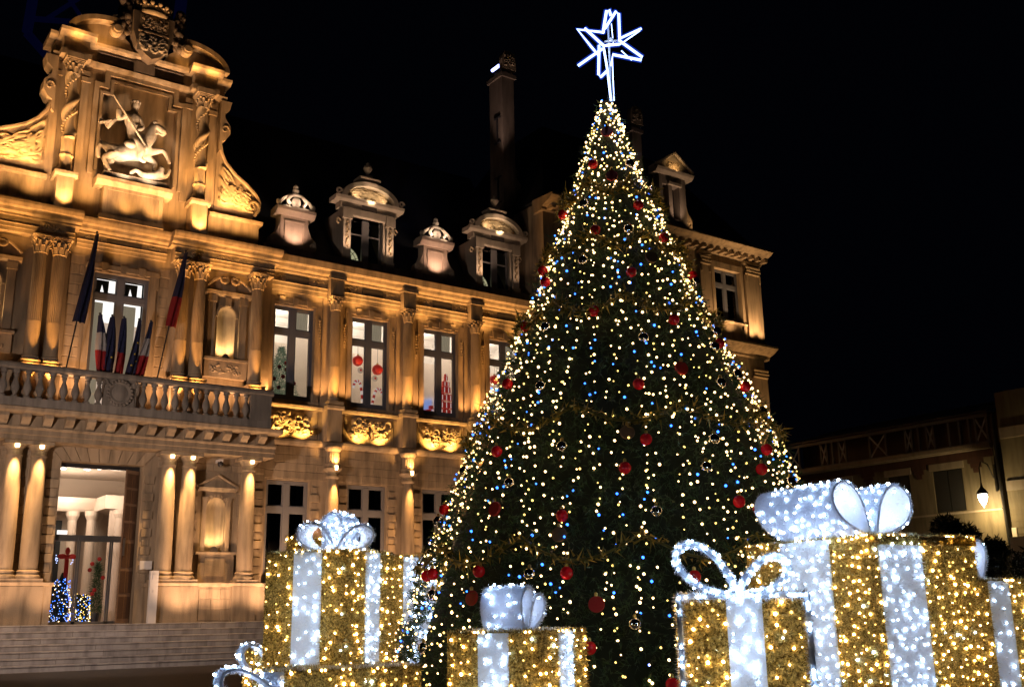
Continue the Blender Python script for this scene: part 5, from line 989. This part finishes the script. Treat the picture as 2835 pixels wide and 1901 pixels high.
tw_p = np.stack([TC[0]+r*np.cos(a), TC[1]+r*np.sin(a), z], 1); nr = np.stack([np.cos(a), np.sin(a), -.15*np.ones_like(a)], 1); tw_d = nr+.55*rg.normal(size=nr.shape); tw_d /= np.linalg.norm(tw_d, axis=1)[:, None]
k = 8; t = rg.rand(len(z), k)[..., None]; Pn = (tw_p[:, None, :]+tw_d[:, None, :]*.20*t).reshape(-1, 3); Nn = np.repeat(tw_d, k, 0)
V, F = blades(Pn, Nn*.8, .095, .014, .8, rg); nmesh('crown', V, F, 'needle', X, WL[X], 'stuff')
# strings of lights running from the tip to the hem
it = []; lr = random.Random(21); NS = 80
for s in range(NS+NS//2):
    a0 = 2*PI*(s if s < NS else (s-NS)*2+.5)/NS+lr.uniform(-.02, .02); z = (10.35-lr.uniform(0, .25)) if s < NS else 5.6-lr.uniform(0, 1); ph = lr.uniform(0, 6)
    while z > .25:
        rr = float(prof(z)); q = lr.random(); zz_ = z+lr.uniform(-.035, .035)
        mt = 'led_b' if q < .11 else ('led_y' if q < .36 else 'led_w'); sz = lr.uniform(.55, 1.1)*(.0205 if mt != 'led_y' else .0165)
        if lr.random() < min(.92, .42+.5*rr): ang = a0+.05*math.sin(z*1.1+ph)+lr.uniform(-.03, .03)/max(.4, rr)*1.6; e = rr+(.03 if zz_ < 5.5 else -.005)+lr.uniform(-.07, .05); it.append((TC[0]+e*math.cos(ang), TC[1]+e*math.sin(ang), zz_, sz, mt))
        z -= lr.uniform(.12, .225)
lights(X, it, 300)
# garlands of foil leaves slung round the crown
def garland(zc, amp, nsw, label, ph):
    G = thing('garland', label, 'garland', (TC[0], TC[1], zc), 'foil garlands round the tree'); n = 1500; u = np.random.RandomState(int(zc*10)); a = u.rand(n)*2*PI; z = zc-amp*np.abs(np.sin(a*nsw/2+ph)); r = prof(z)+.09
    C = np.stack([TC[0]+r*np.cos(a), TC[1]+r*np.sin(a), z], 1); V, F = blades(C+u.normal(size=C.shape)*.035, u.normal(size=C.shape), .13, .035, 1, u); nmesh('foil_leaves', V, F, 'garl', G, WL[G], 'stuff')
    aa = np.linspace(0, 2*PI, 120, endpoint=False); zz = zc-amp*np.abs(np.sin(aa*nsw/2+ph)); obj('cord', MB().tube([(TC[0]+(float(prof(q))+.07)*math.cos(b), TC[1]+(float(prof(q))+.07)*math.sin(b), q) for b, q in zip(aa, zz)], .02, 5, True), 'garl', G, WL[G])
for zc, am, ns, lb, ph in ((8.62, .30, 7, 'highest foil garland round the tree, near the tip', .3), (7.55, .28, 8, 'second garland of foil leaves from the tip of the tree', 1.1), (6.36, .30, 9, 'middle garland of foil leaves, third from the tree tip', .5), (4.5, .30, 10, 'garland of foil leaves one above the lowest on the tree', 0.2), (2.62, .34, 12, 'lowest and widest garland of foil leaves on the tree', .8)): garland(zc, am, ns, lb, ph)
# baubles
RED = [(10.67,12.48,8.98),(11.06,11.78,8.09),(10.36,12.99,8.16),(10.32,12.07,7.6),(11.4,11.56,7.52),(10.52,11.45,6.75),(10.01,13.15,7.14),(9.83,12.85,6.84),(12.12,11.58,7.0),(9.86,11.64,6.06),(10.88,10.92,5.9),(9.51,12.99,6.07),(11.74,10.81,5.62),(9.02,12.83,5.05),(9.92,10.76,4.77),(11.93,10.5,4.9),(9.76,10.49,3.92),(11.77,10.06,3.87),(8.58,12.5,3.93),(9.41,10.57,3.51),(11.43,9.89,3.54),(10.74,9.75,3.04),(11.04,9.68,2.94),(8.52,13.86,3.2),(8.67,11.06,2.88),(8.03,13.47,2.18),(7.99,13.25,2.2),(8.01,12.07,2.19),(8.53,10.8,2.12),(8.53,10.37,1.2),(9.75,9.72,2.04),(9.17,9.63,.77)]
DISC = [(11.0,12.44,9.64),(10.81,12.15,8.68),(10.64,10.59,5.05),(8.33,12.15,3.05),(7.92,12.08,1.84),(8.71,10.43,1.72)]
TAN = [(9.59,10.69,4.03),(8.61,11.04,2.63),(10.95,11.43,7.06)]
SIL = [(11.18,12.08,8.96),(10.38,12.42,8.18),(10.73,11.7,7.58),(10.05,12.1,7.04),(9.46,12.37,5.91),(10.27,10.99,5.55),(11.98,11.79,7.57),(11.52,10.72,5.51),(11.83,10.94,5.85),(11.25,10.39,4.86),(11.83,10.56,5.08),(12.14,11.56,6.9),(9.05,11.99,4.86),(10.71,10.1,3.94),(12.14,10.41,4.52),(8.93,11.35,3.87),(8.58,13.38,3.74),(8.47,12.0,3.4),(10.42,10.01,3.52),(9.57,10.16,2.89),(12.1,9.96,3.4),(7.87,13.02,1.9),(7.65,12.83,1.19),(8.27,11.25,2.12),(8.98,10.03,1.47),(8.61,14.22,3.05),(11.76,12.08,8.62)]
ORD = ['highest', 'second highest', 'third highest', 'fourth highest', 'fifth highest', 'sixth highest', 'seventh highest', 'lowest but one', 'lowest']
def tier(z): return 'above the top garland' if z > 8.5 else 'between the top and second garland' if z > 7.4 else 'between the second and middle garland' if z > 6.2 else 'under the middle garland' if z > 4.35 else 'above the lowest garland' if z > 2.45 else 'below the lowest garland'
def flank(p):
    lat = ((p[0]-TC[0])*.757-(p[1]-TC[1])*.654)/max(.1, float(prof(p[2]))); return 'left edge' if lat < -.72 else 'left half' if lat < -.15 else 'middle' if lat < .25 else 'right half' if lat < .75 else 'right edge'
def bauble(p, r, mat, flat, lab, cat, grp):
    c = np.array(p); rad = c[:2]-TC; n2 = rad/max(1e-6, np.hypot(*rad)); c = np.array([*(TC+n2*(float(prof(p[2]))+(.05 if flat else .06))), p[2]])
    T = thing('bauble' if not flat else 'disc_ornament', lab, cat, tuple(c), grp); mb = MB()
    if flat:
        mb.lathe(0, 0, [(r*.96, -.02), (r, 0), (r*.96, .02)], 24); tx = Vector((n2[0], n2[1], .25)).normalized(); q = tx.to_track_quat('Z', 'Y'); mb.v = [tuple(Vector(c)+q @ Vector(v)) for v in mb.v]; obj('disc', mb, mat, T, WL[T])
    else:
        mb.ball(c, r, 22, 14); 
        obj('ball', mb, mat, T, WL[T], True)
    obj('cap', MB().lathe(c[0], c[1], [(.024, c[2]+r-.006), (.024, c[2]+r+.03), (.008, c[2]+r+.045)], 8), 'ochre', T, WL[T])
    return T
def bauble_set(L, word, rad, mat, flat, cat, grp):
    gp = {}
    for p in L: gp.setdefault((tier(p[2]), flank(p)), []).append(p)
    for (ti, fl), ps in gp.items():
        ps.sort(key=lambda p: -p[2])
        for i, p in enumerate(ps):
            o = '' if len(ps) == 1 else (('higher ', 'lower ')[i] if len(ps) == 2 else ('highest ', 'middle ', 'lowest ')[i] if len(ps) == 3 else ORD[i]+' ' if i < len(ps)-1 else 'lowest ')
            bauble(p, rad, mat, flat, ('%s%s, tree %s, %s' % (o, word, fl, ti)), cat, grp)
M['red'] = simple('red_gloss', (.80, .008, .018), .2, bump=.5, scale=26)
bauble_set(RED, 'shiny red ball', .085, 'red', False, 'bauble', 'red baubles on the tree'); bauble_set(SIL, 'mirror silver ball', .083, 'silver', False, 'bauble', 'silver baubles on the tree')
M['tan'] = simple('tan_satin', (.16, .085, .04), .6)
bauble_set(DISC, 'flat matt red disc', .105, 'redm', True, 'ornament', 'red discs on the tree'); bauble_set(TAN, 'flat tan disc', .105, 'tan', True, 'ornament', 'tan discs on the tree')
bauble((11.04, 9.68, 2.94), .13, 'redm', False, 'largest satin red ball, on the right half of the tree touching the big bow', 'bauble', None) if False else None
# star of light rope
SV = thing('tree_star', 'glowing blue white star of light rope on top of the tree', 'star', (TC[0], TC[1], 10.4))
LR = Vector((.757, -.654, 0)); DP = Vector((.654, .757, 0)); B0 = Vector((11.114, 12.864, 0))
def sv(l, z, d): return B0+LR*l+DP*d+Vector((0, 0, z))
m_, nt_, p_ = new_mat('rope_halo'); N_ = nt_.nodes; tr_ = N_.new('ShaderNodeBsdfTransparent'); em_ = N_.new('ShaderNodeEmission'); em_.inputs[0].default_value = (.03, .10, 1, 1); em_.inputs[1].default_value = 1.6; mx_ = N_.new('ShaderNodeMixShader'); mx_.inputs[0].default_value = .12  # transparent glowing tube round the rope imitates its blue halo
nt_.links.new(tr_.outputs[0], mx_.inputs[1]); nt_.links.new(em_.outputs[0], mx_.inputs[2]); nt_.links.new(mx_.outputs[0], N_['Material Output'].inputs['Surface']); m_.cycles.emission_sampling = 'NONE'; M['halo'] = m_
def rope(name, pts, r=.021):
    if r > .015 and name != 'stem': obj('rope_halo', MB().tube(pts, r*2.1, 9), 'halo', SV, WL[SV], True)
    return obj(name, MB().tube(pts, r*.95, 9), 'neon', SV, WL[SV], True)
rope('star_arm', [sv(.19,11.73,-.1), sv(-.26,11.87,-.02), sv(-.02,11.58,.12), sv(.12,11.42,.2)]); rope('star_arm', [sv(-.12,11.80,-.15), sv(.20,11.41,-.18), sv(.48,11.47,-.1)], .024)
rope('star_arm', [sv(.20,11.72,-.1), sv(.28,12.20,-.02), sv(.33,12.23,0), sv(.36,12.14,.05)], .026); rope('star_arm', [sv(.24,11.78,-.14), sv(.45,12.16,-.05), sv(.50,12.12,-.03), sv(.49,11.52,-.12)], .024)
rope('star_arm', [sv(.49,11.58,-.1), sv(.89,11.84,.05)]); rope('star_arm', [sv(.49,11.60,.15), sv(.87,11.83,.10)], .012)
rope('star_arm', [sv(.50,11.54,-.08), sv(.88,11.24,0), sv(.86,11.18,0), sv(.36,11.28,-.08), sv(.32,11.12,.02)], .024); rope('star_arm', [sv(.52,11.46,.12), sv(.70,11.28,.16)], .010)
rope('star_arm', [sv(.18,11.40,-.1), sv(-.27,11.15,0)], .024); rope('star_arm', [sv(.12,11.46,-.12), sv(.09,10.93,-.03), sv(.13,10.90,0), sv(.24,11.06,.1)], .024)
rope('stem', [sv(.20,11.42,-.1), sv(.25,11.0,-.06), sv(.29,10.42,0)], .020); rope('stem', [sv(.35,11.34,.1), sv(.345,10.9,.08), sv(.345,10.42,0)], .010); rope('star_arm', [sv(.32,11.2,.1), sv(.30,10.92,.06)], .008); rope('star_arm', [sv(.36,11.98,.05), sv(.38,11.6,.1)], .008)
obj('star_frame', MB().tube([sv(.30,12.0,.04), sv(.30,10.3,.02)], .022, 6).tube([sv(.22,11.6,.0), sv(.46,11.6,0)], .02, 6).ball(sv(.34,11.62,0), .05, 8, 6), 'steel', SV, WL[SV])
pointl(tuple(sv(.3, 11.5, -.25)), 10, (.6, .75, 1), .1)

GLOW = 10.5
# ------------------------------------------------------------------ gift boxes of tinsel and lights
def fuzz(name, P, Nn, mat, parent, L=.03, w=.004, spread=.9):
    V, F = blades(P, Nn, L, w, spread); return nmesh(name, V, F, mat, parent, WL[parent], 'stuff')
def face_pts(O, U, Vv, n): t = RNG.rand(n, 2); return O+t[:, :1]*U+t[:, 1:]*Vv
def jitter(O, U, Vv, sp, rg_):
    """roughly even light spots over a face"""
    lu, lv = np.linalg.norm(U), np.linalg.norm(Vv); nu, nv = max(1, int(lu/sp)), max(1, int(lv/sp)); out = []
    for i in range(nu):
        for j in range(nv):
            if rg_.random() < .88: out.append(O+U*((i+.5+rg_.uniform(-.42, .42))/nu)+Vv*((j+.5+rg_.uniform(-.42, .42))/nv))
    return out
def gift(label, C, ang, wr, wl, z0, z1, rib_r=(.38, .62), rib_l=(.38, .62), dens=5200, sp=.095, bulb_r=.0115, top=True, outline=False, white_sp=.075, seed=0, group='tinsel gift boxes round the tree', blen=.03, cap=300):
    rg_ = random.Random(seed); C = np.array([C[0], C[1], 0.]); a = np.array([math.cos(math.radians(ang)), math.sin(math.radians(ang)), 0]); b = np.array([-a[1], a[0], 0]); zv = np.array([0, 0, 1.]); H = z1-z0
    G = thing('gift_box', label, 'gift box', (C[0]+a[0]*wr/2+b[0]*wl/2, C[1]+a[1]*wr/2+b[1]*wl/2, z0), group)
    O = C+zv*z0; mb = MB(); c = [O, O+a*wr, O+a*wr+b*wl, O+b*wl]; mb.add([*c, *[q+zv*H for q in c]], [(0,3,2,1), (4,5,6,7), (1,2,6,5), (2,3,7,6)])
    for U, rb in ((a*wr, rib_r), (b*wl, rib_l)):
        for f0, f1 in ((0, rb[0]), (rb[1], 1)) if rb else ((0, 1),):
            if f1-f0 > .01: mb.quad(O+U*f0, O+U*f1, O+U*f1+zv*H, O+U*f0+zv*H)
    obj('box_body', mb, 'gold_core', G, WL[G])
    faces = [('r', O, a*wr, -b, rib_r), ('l', O, b*wl, -a, rib_l)]; PG = []; NG = []; PW = []; NW = []; LT = []; rbm = MB()
    zt = zv*H; vis0 = 0
    for nm, o, U, n, rb in faces:
        for f0, f1, gold in ((0, rb[0], 1), (rb[0], rb[1], 0), (rb[1], 1, 1)) if rb else ((0, 1, 1),):
            if f1-f0 < .01: continue
            oo, UU = o+U*f0, U*(f1-f0); ar = np.linalg.norm(UU)*H; k = int(ar*dens*(1 if gold else .9)); p = face_pts(oo+n*(.002 if gold else .014), UU, zt, k); (PG if gold else PW).append(p); (NG if gold else NW).append(np.repeat(n[None], k, 0)*.9)
            if not gold: q = [oo+n*.012, oo+UU+n*.012, oo+UU+zt+n*.012, oo+zt+n*.012]; i0 = [oo-n*.004, oo+UU-n*.004, oo+UU+zt-n*.004, oo+zt-n*.004]; rbm.add(q+i0, [(0,1,2,3), (0,4,5,1), (1,5,6,2), (2,6,7,3), (3,7,4,0)])
            for s in jitter(oo, UU, zt, sp if gold else white_sp, rg_):
                if s[2] < .6: continue
                s = s+n*(.016 if gold else .026); q = rg_.random(); LT.append((s[0], s[1], s[2], bulb_r*rg_.choice((.45, .6, .8, 1.0, 1.15)), ('led_a' if q < .62 else 'led_y' if q < .86 else 'led_w' if q < .94 else 'led_c') if gold else 'led_c'))
    if top:
        o = O+zt; k = int(wr*wl*dens*.6); PG.append(face_pts(o, a*wr, b*wl, k)); NG.append(np.repeat(zv[None], k, 0)*.9)
        for e0, e1 in ((o, a*wr), (o, b*wl), (o+a*wr, b*wl), (o+b*wl, a*wr)):
            k = int(np.linalg.norm(e1)*420); PG.append(e0+RNG.rand(k, 1)*e1); NG.append(np.repeat(zv[None], k, 0)*.6)
            for i in range(int(np.linalg.norm(e1)/.16)): s = e0+e1*rg_.random(); LT.append((s[0], s[1], s[2]+.006, bulb_r*.8, 'led_a'))
        if rib_r: k = int((rib_r[1]-rib_r[0])*wr*wl*dens); PW.append(face_pts(o+a*wr*rib_r[0]+zv*.012, a*wr*(rib_r[1]-rib_r[0]), b*wl, k)); NW.append(np.repeat(zv[None], k, 0)*.9)
        if rib_l: k = int((rib_l[1]-rib_l[0])*wr*wl*dens); PW.append(face_pts(o+b*wl*rib_l[0]+zv*.012, b*wl*(rib_l[1]-rib_l[0]), a*wr, k)); NW.append(np.repeat(zv[None], k, 0)*.9)
    PG = np.concatenate(PG); NG = np.concatenate(NG); ok = PG[:, 2] > .5; fuzz('tinsel', PG[ok], NG[ok], 'gold', G, blen*1.35, .0075)
    if PW:
        PW = np.concatenate(PW); NW = np.concatenate(NW); ok = PW[:, 2] > .5
        if rbm.v: R_ = obj('ribbon', rbm, 'snow_core', G, WL[G]); fuzz('ribbon_tinsel', PW[ok], NW[ok], 'snow', R_, blen*.9, .0042)
    if outline:
        for p0, p1 in ((O, O+zt), (O+a*wr, O+a*wr+zt), (O+zt, O+a*wr+zt)):
            q0, q1 = p0-b*.02, p1-b*.02; e = obj('edge_trim', MB().tube([q0, q1], .018, 7), 'snow_core', G, WL[G]); k = int(np.linalg.norm(q1-q0)*2600); t_ = RNG.rand(k, 1); d = RNG.normal(size=(k, 3)); fuzz('trim_tinsel', q0+t_*(q1-q0)+d*.008, d, 'snow', e, .026, .004, .3)
            for i in range(int(np.linalg.norm(q1-q0)/.045)): s = q0+(q1-q0)*rg_.random()-b*.022; (LT.append((s[0], s[1], s[2], .0075, 'led_c')) if s[2] > 1 else None)
    lights(G, LT, cap); nz = max(1, int((z1-max(z0, .5))/.5))
    for q in range(nz):
        p = O+a*wr/2+b*wl/2; pointl((p[0], p[1], max(z0, .5)+(z1-max(z0, .5))*(q+.5)/nz), GLOW*(wr*wl)**.5*(z1-max(z0, .5))/nz/LK, (.80, .89, 1), .12)  # unseen lamps added inside the box so its skin glows
    return G, a, b, zv
def loop_pts(L, W, n=36, sharp=1.0):
    out = []
    for i in range(n+1):
        t = 2*PI*i/n; s = L*(1-math.cos(t))/2; w = W*math.sin(t)*abs(math.sin(t/2))**sharp; out.append((s, w))
    return out
def bow_loop(G, base, d, up, ext, L, W, depth, thick=.022, dens=4200, sp=.085, seed=0, blen=.03, mat='snow', br=.0115, inner=True):
    """teardrop band: grows from base along d, swells along up, and is drawn out along ext"""
    rg_ = random.Random(seed); d, up, ext, base = (np.array(q, float) for q in (d, up, ext, base)); pts = loop_pts(L, W); n = len(pts)-1; P0 = [base+d*s+up*w for s, w in pts]; cen = base+d*L*.55
    nr = []
    for i in range(n): tn = P0[(i+1) % n]-P0[i-1]; q = np.cross(tn, ext); q /= np.linalg.norm(q)+1e-9; q = q if np.dot(q, P0[i]-cen) > 0 else -q; nr.append(q)
    mb = MB(); E_ = ext*depth; ring = [P0[i]+nr[i]*thick/2 for i in range(n)]; rin = [P0[i]-nr[i]*thick/2 for i in range(n)]; mb.add(ring+[p+E_ for p in ring]+rin+[p+E_ for p in rin], [])
    fs = []
    for i in range(n): j = (i+1) % n; fs += [(i, j, n+j, n+i), (2*n+i, 3*n+i, 3*n+j, 2*n+j), (i, 2*n+i, 2*n+j, j), (n+i, n+j, 3*n+j, 3*n+i)]
    mb.f = fs; o = obj('bow_loop', mb, 'snow_core', G, WL[G], True); per = [np.linalg.norm(P0[(i+1) % n]-P0[i]) for i in range(n)]; tot = sum(per)
    k = int(tot*depth*dens*1.6); ii = RNG.choice(n, k, p=np.array(per)/tot); t_ = RNG.rand(k, 1); A0 = np.array(P0)[ii]; A1 = np.array(P0)[(ii+1) % n]; NN = np.array(nr)[ii]; sd = np.where(RNG.rand(k, 1) < .62, 1, -1); pp = A0+(A1-A0)*t_+ext*depth*RNG.rand(k, 1)+NN*sd*thick/2
    k2 = int(tot*1500); i2 = RNG.choice(n, k2, p=np.array(per)/tot); t2 = RNG.rand(k2, 1); p2 = np.array(P0)[i2]+(np.array(P0)[(i2+1) % n]-np.array(P0)[i2])*t2+ext*depth*(RNG.rand(k2, 1) < .5); n2 = -ext*.8+np.array(nr)[i2]*.5
    fuzz('bow_tinsel', np.concatenate([pp, p2]), np.concatenate([NN*sd*.9, n2]), mat, o, blen, .0042); LT = []; nu = max(1, int(depth/sp))
    s = 0
    for i in range(n):
        s += per[i]
        while s > sp:
            s -= sp
            for j in range(nu):
                if rg_.random() < .85: q = P0[i]+ext*depth*((j+.5+rg_.uniform(-.4, .4))/nu)+nr[i]*(thick/2+.014)+(P0[(i+1) % n]-P0[i-1])/(np.linalg.norm(P0[(i+1) % n]-P0[i-1])+1e-9)*sp*rg_.uniform(-.35, .35); LT.append((*q, br*rg_.uniform(.65, 1.15), 'led_c'))
                if inner and rg_.random() < .10: q = P0[i]+ext*depth*rg_.random()-nr[i]*(thick/2+.012); LT.append((*q, br*.9, 'led_c'))
    for j in range(max(1, int(depth/.2))):
        q = base+d*L*.62+ext*depth*(j+.5)/max(1, int(depth/.2)); pointl(tuple(q), 95*W*L*depth/max(1, int(depth/.2))/LK, (.80, .88, 1), .05)  # hidden lamps added within the loop to fill it with light
    return LT
ZV = np.array([0, 0, 1.])
def unit(*v): v = np.array(v, float); return v/np.linalg.norm(v)
# 1 the largest box
G, a, b, _ = gift('largest gold tinsel gift box with broad white ribbons and a huge bow', (8.83, 6.40), -8, 1.46, 1.85, 0, 2.30, (.06, .46), (.30, .69), dens=7600, sp=.088, seed=1, white_sp=.092, bulb_r=.0118)
rl = obj('lid_edge', MB().add([tuple(np.array([8.83, 6.40, z])+a*u*1.46-b*q) for z in (2.215, 2.30) for u in (0, 1) for q in (.03, -.02)], [(0,1,3,2), (4,6,7,5), (0,4,5,1), (2,3,7,6), (0,2,6,4), (1,5,7,3)]), 'gold_core', G, WL[G]); k = 1500; t_ = RNG.rand(k, 2); fuzz('lid_tinsel', np.array([8.83, 6.40, 2.21])+a*1.46*t_[:, :1]-b*.03+ZV*.09*t_[:, 1:], np.repeat(-b[None], k, 0), 'gold', rl, .03, .0042)
TOP = np.array([8.83, 6.40, 2.31]); kn = TOP+a*.12+b*.10
LT = bow_loop(G, kn+a*.10, unit(*(a*.62+ZV*.62)), unit(*(ZV*.6-a*.6)), b, .64, .25, 1.0, dens=4200, sp=.098, seed=5, br=.0125)
LT += bow_loop(G, kn, unit(*(-a*.60+ZV*.72)), unit(*(ZV*.6+a*.7)), b, .62, .225, 1.15, dens=4200, sp=.098, seed=6, br=.0125); lights(G, LT, 290)
# 2 gift with outlined edges in front
G, a, b, _ = gift('front right gold gift box with glowing white edges and two open ribbon loops', (4.53, 4.66), -46, .74, .75, 0, 1.69, (.37, .65), None, dens=9000, sp=.068, seed=2, outline=True, bulb_r=.0095, white_sp=.056, blen=.024)
kn = np.array([4.53, 4.66, 1.70])+a*.335
def tube_loop(G, base, d, up, L, W, r, seed):
    pts = [base+d*s+up*w for s, w in loop_pts(L, W, 40, .7)]; o = obj('bow_loop', MB().tube(pts[:-1], r, 7, True), 'snow_core', G, WL[G], True); P_ = np.array(pts); k = 4200; i = RNG.randint(0, 40, k); q = P_[i]+(P_[i+1]-P_[i])*RNG.rand(k, 1); dd = RNG.normal(size=(k, 3)); dd /= np.linalg.norm(dd, axis=1)[:, None]; fuzz('bow_tinsel', q+dd*r*.9, dd, 'snow', o, .018, .0035, .3)
    return [(*(p+unit(RNG.normal()-.6, RNG.normal()-.6, RNG.normal())*(r+.006)), .0065, 'led_c') for p in np.concatenate([P_, P_[::2]])]
lights(G, tube_loop(G, kn, unit(*(-a*.72+ZV*.60)), unit(*(ZV*.72+a*.60)), .42, .125, .021, 1)+tube_loop(G, kn+a*.02, unit(*(a*.70+ZV*.46)), unit(*(ZV*.7-a*.46)), .34, .10, .021, 2), 200)
# 3 middle gift
G, a, b, _ = gift('small gold gift box in the middle before the tree with a two-loop bow', (4.80, 6.39), 27, .80, .81, 0, 1.475, (.34, .66), (.34, .66), dens=8200, sp=.08, seed=3, bulb_r=.0105, white_sp=.07, blen=.026)
a3, b3 = a, b; kn = np.array([4.80, 6.39, 1.48])+a*.36+b*.30; e = b
LT = bow_loop(G, kn+a*.02, unit(*(a*.45-b*.05+ZV*.52)), unit(*(ZV*.55-a*.6)), b, .34, .12, .30, sp=.075, seed=8, br=.0095)
LT += bow_loop(G, kn-a*.02, unit(*(-a*.12-b*.1+ZV*.7)), unit(*(a*.8+ZV*.15)), b, .34, .125, .36, sp=.075, seed=9, br=.0095); lights(G, LT, 200)
# 4 tall gift at left on its base box
G, a, b, _ = gift('tall gold gift box at left with a puffy white four loop bow', (4.87, 9.64), 33, .90, 1.0, 1.14, 2.26, (.33, .66), (.33, .66), dens=6200, sp=.088, seed=4, bulb_r=.012, white_sp=.09, blen=.032)
kn = np.array([4.87, 9.64, 2.27])+a*.40+b*.42; LT = []
vw = unit(.45, .89, 0); rt = unit(.89, -.45, 0)
for i, (dx, dz, L, W, dp, off) in enumerate(((-.62, .42, .46, .17, .30, -.12), (.62, .36, .46, .15, .32, -.16), (-.10, .62, .46, .15, .42, .06), (.30, .58, .44, .14, .40, .14))):
    dd = unit(*(rt*dx+ZV*dz+vw*(-.25 if i < 2 else .2))); upv = np.cross(dd, unit(*(vw+rt*(.5 if dx < 0 else -.4)))); LT += bow_loop(G, kn+vw*off, dd, unit(*upv), unit(*(vw+rt*(.5 if dx < 0 else -.4))), L, W, dp, sp=.085, seed=20+i, br=.0115)
lights(G, LT, 260)
# 5 flat base box with ribbon, loops at its left end
G, a, b, _ = gift('wide low gold gift box under the tall left one', (3.95, 9.18), -4, 1.42, .95, 0, 1.14, None, (.0, .5), dens=6200, sp=.092, seed=6, bulb_r=.013, blen=.03)
kn = np.array([3.95, 9.18, .98])+b*.05; o = []
rb = obj('ribbon', MB().add([tuple(np.array([3.95, 9.18, z])+a*u-b*q) for z in (.6, 1.15) for u in (-.14, .04) for q in (.03, 0)], [(0,1,3,2), (4,6,7,5), (0,4,5,1), (2,3,7,6), (0,2,6,4), (1,5,7,3)]), 'snow_core', G, WL[G]); k = 2600; t_ = RNG.rand(k, 2); fuzz('ribbon_tinsel', np.array([3.95, 9.18, .6])-a*.14+a*.18*t_[:, :1]+ZV*.55*t_[:, 1:]-b*.03, np.repeat(-b[None], k, 0), 'snow', rb, .03, .0042)
LT = bow_loop(G, kn-a*.05, unit(*(-a*.85+ZV*.22)), unit(*(ZV*.95+a*.1)), -b, .52, .15, .2, sp=.075, seed=31, br=.011); LT += [(*(np.array([3.95, 9.18, .75])-a*.1+ZV*.1*i+a*.12*(i % 2)-b*.045), .011, 'led_c') for i in range(4)]; lights(G, LT, 120)
# 6 small gift further back at left with one ribbon hoop
G, a, b, _ = gift('small gold gift box peeping out left of the tall one with a white ribbon hoop', (4.42, 10.72), 0, .5, .5, 0, 1.32, None, None, dens=6000, sp=.085, seed=7, bulb_r=.011)
kn = np.array([4.42, 10.72, 1.02]); LT = bow_loop(G, kn+a*.10, unit(*(-a*.62+ZV*.55)), unit(*(ZV*.6+a*.5)), -b, .46, .14, .16, sp=.075, seed=33, br=.010); lights(G, LT, 60)
# 7 gifts behind
G, a, b, _ = gift('gold gift box behind the tall one, only a corner showing left of its bow', (6.02, 13.72), 8, .7, .12, 0, 2.69, None, None, dens=3600, sp=.11, seed=9, bulb_r=.016, blen=.045)
G, a, b, _ = gift('gold gift box with a white ribbon tucked behind the left edge of the tree', (8.30, 15.40), -24, 1.5, 1.2, 0, 2.56, (.26, .62), None, dens=3600, sp=.11, seed=11, bulb_r=.016, blen=.045, white_sp=.10)
# 8 gift at the right edge with a ribbon loop
G, a, b, _ = gift('gold gift box at the right edge of the picture, half hidden by the largest one', (10.42, 6.30), -10, 1.5, 1.2, 0, 1.87, (.10, .30), None, dens=6500, sp=.09, seed=12, bulb_r=.0125, white_sp=.105)

kn = np.array([10.42, 6.30, 1.88])+a*.20+b*.1; LT = bow_loop(G, kn, unit(*(-a*.05+ZV*.9)), unit(*(a*.9+ZV*.05)), b, .42, .15, .5, sp=.085, seed=41, br=.011); lights(G, LT, 80)
